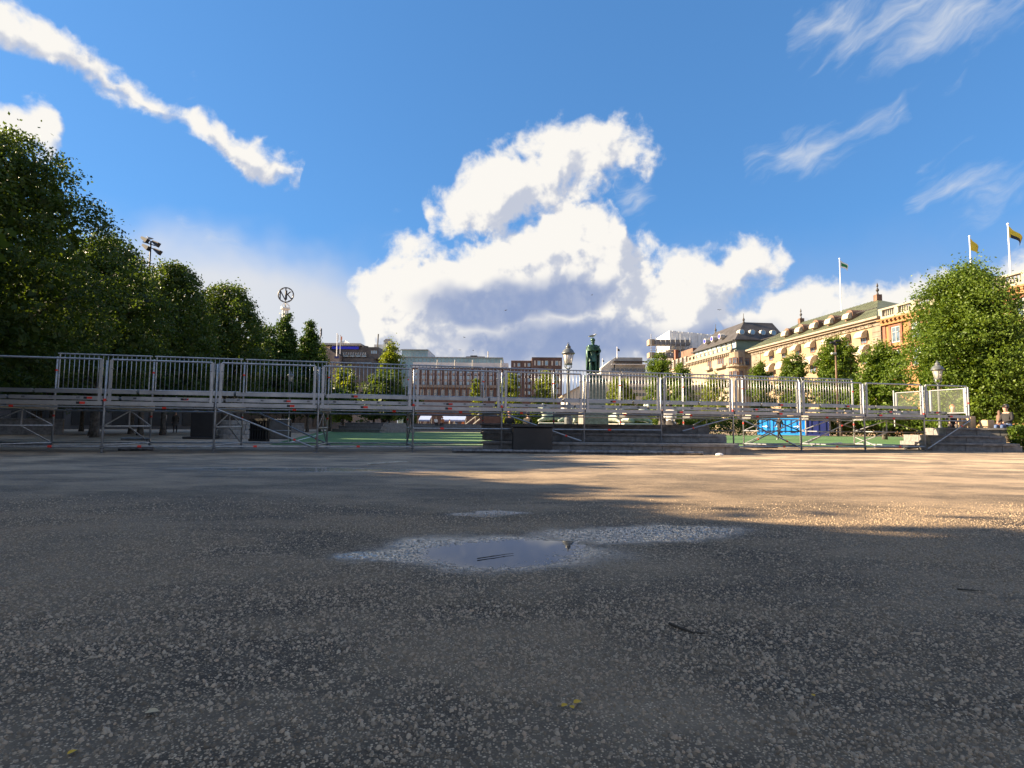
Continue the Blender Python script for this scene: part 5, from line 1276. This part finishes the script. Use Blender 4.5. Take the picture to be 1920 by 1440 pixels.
# coat skirt and long cloak with folds
mb = MB(); n = 40; vs = []
prof = [(1.12,.16),(1.0,.18),(.85,.20),(.72,.215),(.66,.22)]
for z_, r_ in prof: vs += [(SC.x+k*r_*(1+.07*math.sin(9*t))*math.cos(t), SC.y+k*.8*r_*(1+.07*math.sin(9*t))*math.sin(t), z0+z_*k) for t in [6.2832*i/n for i in range(n)]]
mb.add(vs, [(i*n+q, i*n+(q+1)%n, (i+1)*n+(q+1)%n, (i+1)*n+q) for i in range(len(prof)-1) for q in range(n)]); mb.build('coat', M['bronze'], root, smooth=True)
mb = MB(); n = 36; vs = []; rows = [(1.50,.12),(1.44,.24),(1.30,.30),(1.05,.31),(.75,.30),(.4,.29),(.12,.27)]
for j, (z_, r_) in enumerate(rows):
    for i in range(n):
        t = -.42+(math.pi+.84)*i/(n-1); w_ = 1+(.02+.014*j)*math.sin(11*t+.3*j); vs.append((SC.x+k*r_*w_*math.cos(t)*(1.08), SC.y+k*(.05+r_*.72*w_*math.sin(t)), z0+z_*k))
mb.add(vs, [(j*n+i, j*n+i+1, (j+1)*n+i+1, (j+1)*n+i) for j in range(len(rows)-1) for i in range(n-1)])
ck = mb.build('cloak', M['bronze'], root, smooth=True); sm = ck.modifiers.new('t', 'SOLIDIFY'); sm.thickness = .06
for q in range(4):
    pts = []
    for i in range(13):
        t = math.pi*(1.02+.96*i/12); pts.append((SC.x+k*(.31-.01*q)*math.cos(t), SC.y+k*(.20+.02*q)*math.sin(t)*.95, z0+k*(1.42-.055*q-.05*math.sin(math.pi*i/12)+.05*(i/12-.5))))
    mb = MB(); mb.path(pts, .035*k, 6); mb.build('cloak_fold', M['bronze'], root, smooth=True)
mb = MB(); mb.path([(SC.x-.27*k, SC.y-.14*k, z0+.86*k), (SC.x-.30*k, SC.y-.08*k, z0+.45*k), (SC.x-.33*k, SC.y+.02*k, z0+.06*k)], [.03*k,.02*k,.012*k], 6); mb.build('sword', M['bronze'], root)

# lions lying round the pedestal
def lion(label, px, Yd, rot, sx=1):
    P = xz(px, Yd); root = thing('stone_lion', P, label, 'statue', 'lions round the bronze statue'); mb = MB(); mb.obox((P.x, P.y), (math.cos(rot), math.sin(rot)), 1.05, .42, .86 if Yd < 25 else .9, 1.05); mb.build('plinth', M['offwhite'], root, bevel=.03)
    s = 1.15; J = [(-.55,0,.30),(0,0,.38),(.45,0,.50),(.66,0,.80),(.80,0,.95),(1.02,0,.90),(.60,.16,.22),(.98,.17,.07),(.60,-.16,.22),(.98,-.17,.07),(-.5,.2,.20),(-.2,.26,.07),(-.5,-.2,.20),(-.2,-.26,.07),(-.85,.1,.12),(-.6,.4,.07)]
    E = [(0,1),(1,2),(2,3),(3,4),(4,5),(2,6),(6,7),(2,8),(8,9),(0,10),(10,11),(0,12),(12,13),(0,14),(14,15)]; RD = [.26,.25,.28,.27,.2,.10,.12,.08,.12,.08,.17,.08,.17,.08,.06,.05]
    c, s_ = math.cos(rot), math.sin(rot)
    me = skin_mesh('body', [Vector(((a*c-b_*s_)*s, (a*s_+b_*c)*s, z_*s)) for a, b_, z_ in J], E, [(r_*s, r_*s) for r_ in RD], [M['lionbronze']])
    link(bpy.data.objects.new('body', me), root, P+Vector((0,0,1.05)))
    mb = MB()
    for q in range(26):
        t = random.random()*6.28; z_ = random.random(); a, b_, h_ = .62+.10*z_, .25*math.cos(t), .62+.5*z_*.8+.1*math.sin(t); mb.ball((P.x+(a*c-b_*s_)*s, P.y+(a*s_+b_*c)*s, 1.05+h_*s), .10*s, 6, 4)
    mb.build('mane', M['lionbronze'], root, smooth=True)
lion('pale lion facing left before the sunlit hedge', 1040, 38, R(170)); lion('pale lion just left of the statue pedestal', 1078, 44, R(250)); lion('pale lion just right of the statue pedestal', 1150, 44, R(300)); lion('pale lion facing right before the green hedge', 1192, 38, R(15))

# ------------------------------------------------------------------ lamps
def lamp(label, px, ytop, Yd, zbase=0):
    p = at(px, ytop, Yd); H = p.z; s = 1.0; P = Vector((p.x, p.y, zbase)); root = thing('street_lamp', P, label, 'street lamp')
    mb = MB(); mb.lathe(P, [(.17,0),(.17,.25),(.13,.32),(.12,.8),(.08,.9),(.06,1.0),(.05,H-zbase-1.25),(.07,H-zbase-1.22),(.05,H-zbase-1.18),(.05,H-zbase-1.08)], 12); mb.build('post', M['lamp'], root, smooth=False)
    T_ = Vector((P.x, P.y, H))
    for q in range(4):
        t = math.pi/2*q+.4; c, s_ = math.cos(t), math.sin(t); mb = MB(); mb.path([(T_.x+.03*c, T_.y+.03*s_, H-1.12), (T_.x+.17*c, T_.y+.17*s_, H-1.0), (T_.x+.14*c, T_.y+.14*s_, H-.90)], .018, 6); mb.build('bracket', M['lamp'], root)
    mb = MB(); mb.lathe(T_, [(.05,-.93),(.17,-.92),(.175,-.87),(.14,-.86)], 16); mb.build('collar', M['lamp'], root)
    mb = MB(); mb.lathe(T_, [(.14,-.86),(.215,-.47)], 16); mb.build('lantern_glass', M['lampglass'], root, smooth=True)
    mb = MB(); mb.lathe(T_, [(.06,-.86),(.075,-.66),(.03,-.6)], 10); mb.build('burner', M['offwhite'], root)
    for q in range(6):
        t = 6.2832*q/6; mb = MB(); mb.tube((T_.x+.143*math.cos(t), T_.y+.143*math.sin(t), H-.86), (T_.x+.22*math.cos(t), T_.y+.22*math.sin(t), H-.47), .01, n=5); mb.build('glazing_bar', M['lamp'], root)
    mb = MB(); mb.lathe(T_, [(.21,-.48),(.275,-.47),(.28,-.43),(.255,-.40),(.215,-.32),(.14,-.245),(.085,-.22),(.11,-.20),(.105,-.15),(.065,-.11),(.05,-.07),(.03,-.04)], 18); hd = mb.build('hood', M['lamp'], root, smooth=True)
    mb = MB()
    for q in range(10): a0, a1 = 6.2832*q/10, 6.2832*(q+1)/10; mb.tube((T_.x+.035*math.cos(a0), T_.y, H-.02+.035*math.sin(a0)), (T_.x+.035*math.cos(a1), T_.y, H-.02+.035*math.sin(a1)), .01, n=5, cap=False)
    mb.build('ring', M['lamp'], hd)
lamp('grey lantern lamp left of the bronze statue', 1065.5, 643, 23.5, .86)
lamp('grey lantern lamp in front of the biggest hornbeam', 1757, 676, 27)
lamp('small far lantern lamp seen through the left railing', 545, 695, 46)
# floodlight mast
p = at(283, 452, 52); root = thing('floodlight_mast', (p.x, p.y, 0), 'tall mast with four floodlights rising behind the lime trees', 'floodlight')
mb = MB(); mb.lathe((p.x, p.y, 0), [(.14,0),(.07,p.z)], 8); mb.build('mast', M['signmetal'], root)
for (dx, dz) in ((-.35, .0), (.35, -.35)):
    mb = MB(); mb.tube((p.x-.75, p.y, p.z-.2+dz+.12), (p.x+.75, p.y, p.z-.65+dz+.12), .05, n=6); mb.build('cross_arm', M['signmetal'], root)
for (dx, dz) in ((-.5, .12), (.55, -.25), (-.35, -.6), (.75, -1.0)):
    q = Vector((p.x+dx, p.y-.1, p.z+dz)); u = Vector((.9, -.25, -.55)).normalized(); v = Vector((.5, 0, .85)).normalized(); w_ = Vector((0,1,0))*.22
    c = [q-u*.38-v*.1-w_, q+u*.38-v*.22-w_, q+u*.38-v*.22+w_, q-u*.38-v*.1+w_, q-u*.38+v*.1-w_, q+u*.38+v*.22-w_, q+u*.38+v*.22+w_, q-u*.38+v*.1+w_]
    mb = MB(); mb.hexa(c); mb.build('floodlight', M['signmetal'], root)
# camera mast before the apricot building
p = at(1566, 640, 62); root = thing('camera_mast', (p.x, p.y, 0), 'thin dark mast with camera heads before the apricot building', 'mast')
mb = MB(); mb.lathe((p.x, p.y, 0), [(.12,0),(.08,p.z)], 8); mb.build('mast', M['brownroof'], root)
for (dx, dz, s) in ((-.28, -.15, 1), (.2, .05, 1), (-.22, -1.35, .9), (.05,-.35,.8)):
    mb = MB(); mb.box(p.x+dx-.28*s, p.x+dx+.28*s, p.y-.15, p.y+.15, p.z+dz-.1, p.z+dz+.1); mb.tube((p.x, p.y, p.z+dz-.12), (p.x+dx, p.y, p.z+dz-.12), .03, n=5); mb.build('camera_head', M['signmetal' if dz > -1 else 'offwhite'], root, bevel=.03)
# ------------------------------------------------------------------ flags
def flag(label, px, ytop, ybase, Yd, fw, fh, mt, mt2=None, droop=.6, r_=.11):
    p = at(px, ytop, Yd); pb_ = at(px, ybase, Yd); root = thing('flagpole', (p.x, p.y, pb_.z), label, 'flagpole')
    mb = MB(); mb.lathe((p.x, p.y, pb_.z), [(r_,0),(r_*.6,p.z-pb_.z)], 8); mb.ball((p.x, p.y, p.z), r_*1.3, 8, 6); mb.build('pole', M['white'], root)
    mb = MB(); n, m_ = 14, 8; vs = []
    for i in range(n+1):
        for j in range(m_+1):
            s, t = i/n, j/m_; vs.append((p.x+r_+fw*s*.8, p.y+.18*fw*math.sin(6*s+1.5*t)*s, p.z-.3-fh*t*(1-.35*s)-droop*fw*s**1.3))
    mb.add(vs, [(i*(m_+1)+j, (i+1)*(m_+1)+j, (i+1)*(m_+1)+j+1, i*(m_+1)+j+1) for i in range(n) for j in range(m_)])
    mb.mi = [1 if mt2 and mt2[1](i/n, j/m_) else 0 for i in range(n) for j in range(m_)]
    mb.build('cloth', [M[mt], M[mt2[0]]] if mt2 else M[mt], root, smooth=True)
flag('white flagpole with green and white flag on apricot building', 1574, 485, 584, 108, 1.9, 1.5, 'white', ('flaggreen', lambda s, t: .1 < s < .85 and .2 < t < .72))
flag('flagpole with limp yellow flag above the biggest hornbeam', 1817.5, 443, 545, 84, 1.4, 1.9, 'flagyellow', ('flagdark', lambda s, t: s > .8), 1.0)
flag('flagpole with yellow and dark flag at right edge', 1889.5, 420, 530, 72, 2.0, 1.5, 'flagyellow', ('flagdark', lambda s, t: t > .55 and s > .1 or s > .92), .8)
flag('distant flagpole with dark flag on stepped grey office', 1157, 651, 672, 160, .8, .8, 'flagdark', None, .5, .12)
flag('farther small flagpole left of stepped grey office', 1129.5, 673, 690, 175, .6, .6, 'flagdark', None, .5, .1)
flag('left white flagpole beside glass pyramid', 632.5, 626, 668, 178, .3, 2.5, 'offwhite', None, .1, .16); flag('right white flagpole beside glass pyramid', 638.5, 629, 664, 178, .5, 2.8, 'cl_orange', ('offwhite', lambda s, t: t > .4), .1, .16); flag('furled dark banner pole left of glass pyramid', 601, 614, 646, 180, .5, 3.4, 'flagdark', None, .1, .12)
# ------------------------------------------------------------------ containers, tents, barrier, cabinet
def container(name, label, px0, px1, ytop, Yd, mt, marks):
    p0, p1 = xz(px0, Yd+.45*(px1-px0)*Yd/F), xz(px1, Yd); h = at(px0, ytop, Yd).z; u = p1-p0; c = (p0+p1)/2; f = Fac(p0, p1); L = f.L
    root = thing(name, p0, label, 'container'); f.part('body', mt, root, (0, L, .12, h, -2.4, 0)); 
    n = int(L/.55)
    for i in range(n): a_ = L*(i+.5)/n; f.part('rib', mt, root, (a_-.11, a_+.11, .3, h-.2, .001, .06))
    f.part('rail', mt, root, (-.03, L+.03, h-.18, h+.02, .002, .09), (-.03, L+.03, .08, .28, .002, .09)); 
    for a_ in (0, L): f.part('corner_post', mt, root, (a_-.06, a_+.06, .06, h+.03, -.06, .1))
    if marks:
        for i, a_ in enumerate((L*.16, L*.46, L*.83)):
            mb = MB(); z_ = h*.52; mb.prism([f.W(a_-.28, z_-.04, .1), f.W(a_+.08, z_-.04, .1), f.W(a_+.08, z_-.16, .1), f.W(a_+.3, z_, .1), f.W(a_+.08, z_+.16, .1), f.W(a_+.08, z_+.04, .1), f.W(a_-.28, z_+.04, .1)], f.n*.01); mb.build('arrow_mark', M['white'], root)
        for i in range(3): a_ = L*(.2+.28*i); f.part('lower_pocket', 'navy', root, (a_-.25, a_+.25, .3, .5, .061, .08))
container('shipping_container', 'bright blue steel container with white arrows on turf edge', 1421, 1509, 783, 63, 'container', True)
container('shipping_container', 'dark navy container beside the bright blue one', 1513, 1554, 784.5, 60.0, 'navy', False)
def tent(label, px0, px1, y0, y1, Yd):
    a, b_ = at(px0, y1, Yd), at(px1, y1, Yd); zt = at(px0, y0, Yd).z; f = Fac(a, b_); root = thing('market_awning', (a.x, a.y, 0), label, 'awning')
    mb = MB(); mb.add([f.W(0, a.z, 1.2), f.W(f.L, a.z, 1.2), f.W(f.L, zt, -.8), f.W(0, zt, -.8), f.W(0, a.z-.25, 1.2), f.W(f.L, a.z-.25, 1.2)], [(0,1,2,3),(4,5,1,0)]); mb.build('cloth', M['tent'], root)
    for s in (0, .5, 1):
        for d_ in (1.1, -.8): mb = MB(); mb.tube(f.W(f.L*s, 0, d_), f.W(f.L*s, a.z if d_ > 0 else zt, d_), .04, n=5); mb.build('pole', M['offwhite'], root)
tent('blue grey market awning beside the trunk, smaller one', 787, 808, 779.5, 787, 92); tent('long blue grey market awning above distant people', 829, 873, 780, 787, 90)
# white stairs frame right of the awnings
f = front(870, 900, 88); root = thing('stair_frame', f.P0, 'white metal stair frame right of the blue awning', 'stairs')
for i in range(5): f.part('tread', 'offwhite', root, (.3+i*.4, .8+i*.4, .3+i*.35, .36+i*.35, -.8, 0))
for d_ in (0, -.8): mb = MB(); mb.tube(f.W(.1, 1.0, d_), f.W(2.3, 2.7, d_), .05, n=5); mb.tube(f.W(.3, .1, d_), f.W(2.4, 1.9, d_), .07, n=5); mb.build('stringer', M['offwhite'], root)
# black cabinet
p = xz(381, 28.5); root = thing('cabinet', p, 'tall black cabinet standing on a low dark base', 'cabinet'); mb = MB(); mb.obox((p.x, p.y), (1, .2), .52, .3, .12, 1.38); mb.build('body', M['black'], root, bevel=.03); mb = MB(); mb.obox((p.x-.1, p.y), (1, .2), .75, .38, 0, .12); mb.build('base', M['blackpaint'], root, bevel=.02); mb = MB(); mb.obox((p.x-.3, p.y-.2), (1, .2), .08, .03, 1.38, 1.41); mb.build('label_plate', M['offwhite'], root)
# black plastic barrier and rail
p0, p1 = xz(466, 24.5), xz(500, 24.0); f = Fac(p0, p1); root = thing('plastic_barrier', p0, 'black ribbed plastic barrier section behind scaffold', 'barrier'); f.part('body', 'black', root, (0, f.L, .05, .95, -.12, -.06)); f.part('rail', 'black', root, (0, f.L, .9, 1.0, -.15, .03), (0, f.L, .5, .56, -.15, .02), (0, f.L, .03, .12, -.15, .03))
for i in range(7): a_ = f.L*(i+.5)/7; f.part('rib', 'blackpaint', root, (a_-.03, a_+.03, .12, .9, -.06, .01))
p0, p1 = xz(503, 24.2), xz(540, 24.0); f = Fac(p0, p1); root = thing('hand_rail', p0, 'low steel hand rail with two posts beside the barrier', 'rail')
for a_ in (0, f.L): mb = MB(); mb.tube(f.W(a_, 0), f.W(a_, 1.05), .025, n=6); mb.build('post', M['galv'], root)
for z_ in (.97, .5): mb = MB(); mb.tube(f.W(-.3, z_), f.W(f.L+.1, z_), .02, n=6); mb.build('bar', M['galv'], root)
f = Fac(xz(503, 25.2), xz(545, 25.4)); root = thing('dark_screen', f.P0, 'dark fabric screen behind the low hand rail', 'screen'); f.part('cloth', 'cl_grey', root, (0, f.L, .1, .95, -.02, 0)); f.part('frame', 'blackpaint', root, (0, .04, 0, .97, -.03, .01), (f.L-.04, f.L, 0, .97, -.03, .01), (.04, f.L-.04, .95, .98, -.03, .01))
# big black crate before the steps
p = xz(998, 16.0); root = thing('black_crate', p, 'big black crate standing against the middle steps', 'crate'); mb = MB(); mb.obox((p.x, p.y+.35), (1, .02), .57, .30, .04, .74); mb.build('body', M['black'], root, bevel=.03); mb = MB(); mb.obox((p.x, p.y+.35), (1, .02), .60, .33, .74, .80); mb.build('lid', M['black'], root, bevel=.01)
for s in (-1, 1): mb = MB(); mb.obox((p.x+s*.4, p.y+.05), (1, .02), .05, .02, 0, .04); mb.build('foot', M['blackpaint'], root)
# boxes on the right steps
for i, (px, Yd, w_, h_, lab) in enumerate(((1798, 23.6, .22, .5, 'tan cardboard box beside the seated person on right steps'), (1818, 23.4, .15, .48, 'narrow tan box at end of right scaffold'), (1851, 23.0, .2, .32, 'small tan bag on the right steps'))):
    p = xz(px, Yd, .86); root = thing('cardboard_box', p, lab, 'box'); mb = MB(); mb.obox((p.x, p.y), (1, .3), w_, .16, .862, .86+h_); mb.build('body', M['cardboard'], root, bevel=.015); mb = MB(); mb.obox((p.x, p.y-.05), (1, .3), w_*.98, .07, .86+h_+.002, .86+h_+.012); mb.build('flap', M['cardboard'], root)
p = xz(1875, 23.2, .86); root = thing('statuette', p, 'small dark bottle shaped post beside the capped man', 'post'); mb = MB(); mb.lathe(p, [(.12,0),(.13,.1),(.10,.35),(.11,.5),(.05,.56),(.06,.68),(.02,.74)], 10); mb.build('body', M['brownroof'], root, smooth=True)
# bare trunks far under the trees (lower row, crowns merge above)
for i, (px, Yd) in enumerate(((95, 36), (172, 33), (245, 41), (262, 36), (618, 70), (700, 78), (716, 82), (152, 50), (60, 45))):
    p = xz(px, Yd); root = thing('lime_tree', p, 'slim low lime seen under the deck, %s from the left' % ['second', 'fourth', 'fifth', 'sixth', 'seventh', 'eighth', 'ninth', 'third', 'first'][i], 'tree', G1); me, C = crown_mesh('lime', 2.6, 5.6, 2.6, 3500, .26, M['lf_dark'], 300+i, .8)
    link(bpy.data.objects.new('crown', me), root, p); tm = trunk_mb(2.4, 5.4, 2.4, C, i, .17).mesh('trunk', M['bark'], smooth=True); link(bpy.data.objects.new('trunk', tm), root, p)
# ------------------------------------------------------------------ birds
def bird(label, P, s=1., rot=0, fly=False):
    P = Vector(P); root = thing('gull', P, label, 'bird', 'birds'); J = [(-.16,0,.10),(0,0,.12),(.10,0,.17),(.15,0,.24),(.24,0,.23),(-.27,0,.09)]; c, s_ = math.cos(rot), math.sin(rot)
    me = skin_mesh('body', [Vector((a*c*s, a*s_*s, z_*s)) for a, b_, z_ in J], [(0,1),(1,2),(2,3),(3,4),(0,5)], [(x*s, x*s) for x in (.06,.075,.055,.045,.012,.02)], [M['gull'] if not fly else M['cl_dark']], root=1)
    link(bpy.data.objects.new('body', me), root, P)
    for sd in (-1, 1):
        if fly: pts = [Vector((.08,0,.15)), Vector((.02,.3*sd,.28)), Vector((-.14,.62*sd,.16)), Vector((-.10,.28*sd,.22)), Vector((-.10,0,.13))]
        else: pts = [Vector((.08,.065*sd,.15)), Vector((-.05,.085*sd,.17)), Vector((-.30,.03*sd,.10)), Vector((-.05,.08*sd,.08))]
        pts = [Vector(((p_.x*c-p_.y*s_)*s, (p_.x*s_+p_.y*c)*s, p_.z*s))+P for p_ in pts]; mb = MB(); mb.prism(pts, (0,0,.014*s)); mb.build('wing', M['gullgrey'] if not fly else M['cl_dark'], root)
    if not fly:
        for sd in (-1, 1): mb = MB(); mb.tube(P+Vector((0,.025*sd,-.0)), P+Vector((0,.025*sd,.08))*1, .007, n=4); mb.build('leg', M['cl_orange'], root)
bird('gull perched on the head of the bronze statue', (SC.x+.01, SC.y, z0+1.84*k), 1.25, 0); bird('gull perched on top of the floodlight mast', at(280, 449, 52)+Vector((0,0,-.05)), 1.3, R(180))
for (px, py, Yd, lab) in ((870, 633.5, 90, 'tiny dark bird flying above the glass office'), (862, 657, 110, 'tiny dark bird low above the long brick building'), (887, 658, 110, 'tiny dark bird above the rooftop plant room'), (1349, 582, 90, 'dark bird flying in front of right cloud'), (948, 583, 90, 'dark bird flying before the grey cloud base'), (1110, 554, 100, 'dark bird flying high above the statue')):
    bird(lab, at(px, py, Yd), .62, R(px), True)
# ------------------------------------------------------------------ small things on the asphalt
def twig(label, pts, r_, m_='twig'):
    pts = [Vector(p) for p in pts]; mb = MB(); mb.path(pts, [r_*(1-.6*i/(len(pts)-1)) for i in range(len(pts))], 6); mb.tube(pts[1], pts[1]+Vector((.04,.03,.004)), r_*.5, r_*.2, 5); return tag(mb.build('twig', M[m_], None, origin=pts[0]), label, 'twig')
def gz(px, py, up=.006): 
    d = ray(px, py); t = -CAMZ/d.z; p = CAMP+d*t; return Vector((p.x, p.y, max(float(gh(np.array(p.x), np.array(p.y))), WATER)+up))
twig('thin twig lying in the puddle', [gz(895, 1046), gz(915, 1043), gz(930, 1041), gz(948, 1038), gz(963, 1036.5)], .003); twig('dark twig on the asphalt right of the middle', [gz(1255, 1172), gz(1278, 1181), gz(1300, 1189), gz(1322, 1190)], .006); twig('pale stick on the asphalt before the scaffold', [gz(690, 872.5, .02), gz(720, 870, .02), gz(748, 868.5, .03), gz(775, 867.5, .02)], .02, 'deckwood')
twig('faint long twig on the asphalt at right', [gz(1795, 1107), gz(1820, 1109), gz(1850, 1111)], .004)
def fleaf(label, px, py, s, m_='leafyellow', rot=0):
    P = gz(px, py, .007); n = 9; vs = []
    for i in range(n): t = i/(n-1); w_ = math.sin(math.pi*t**.8)*.38; vs += [(t-.5, w_, .12*math.sin(3*t)+.05*w_), (t-.5, 0, .06*math.sin(3*t)), (t-.5, -w_, .12*math.sin(3*t)+.08*w_)]
    c, s_ = math.cos(rot), math.sin(rot); mb = MB(); mb.add([(P.x+(x*c-y*s_)*s, P.y+(x*s_+y*c)*s, P.z+z*s) for x, y, z in vs], [(i*3+j, i*3+j+1, i*3+j+4, i*3+j+3) for i in range(n-1) for j in range(2)]); return tag(mb.build('fallen_leaf', M[m_], None, origin=P), label, 'leaf', 'fallen leaves')
fleaf('yellow fallen leaf, left of the pair below the puddle', 1059, 1328, .022, rot=.6); fleaf('yellow fallen leaf, middle of the group below the puddle', 1072, 1331, .018, rot=2.1); fleaf('yellow fallen leaf, right end of the group below the puddle', 1083, 1322, .026, rot=.5)
fleaf('pale yellow leaf scrap low on the left asphalt', 285, 1340, .035, 'hairblond', .2); fleaf('orange leaf scrap at the bottom left edge', 135, 1416, .02, rot=1); fleaf('yellow leaf speck on asphalt right of middle', 1525, 1308, .014, rot=1.4)
P = gz(1349, 854.5, .03); mb = MB(); mb.ball(P, .09, 7, 5, (1.3, .8, .5)); tag(mb.build('paper_scrap', M['white'], None, origin=P), 'crumpled white paper scrap before the middle steps', 'paper')
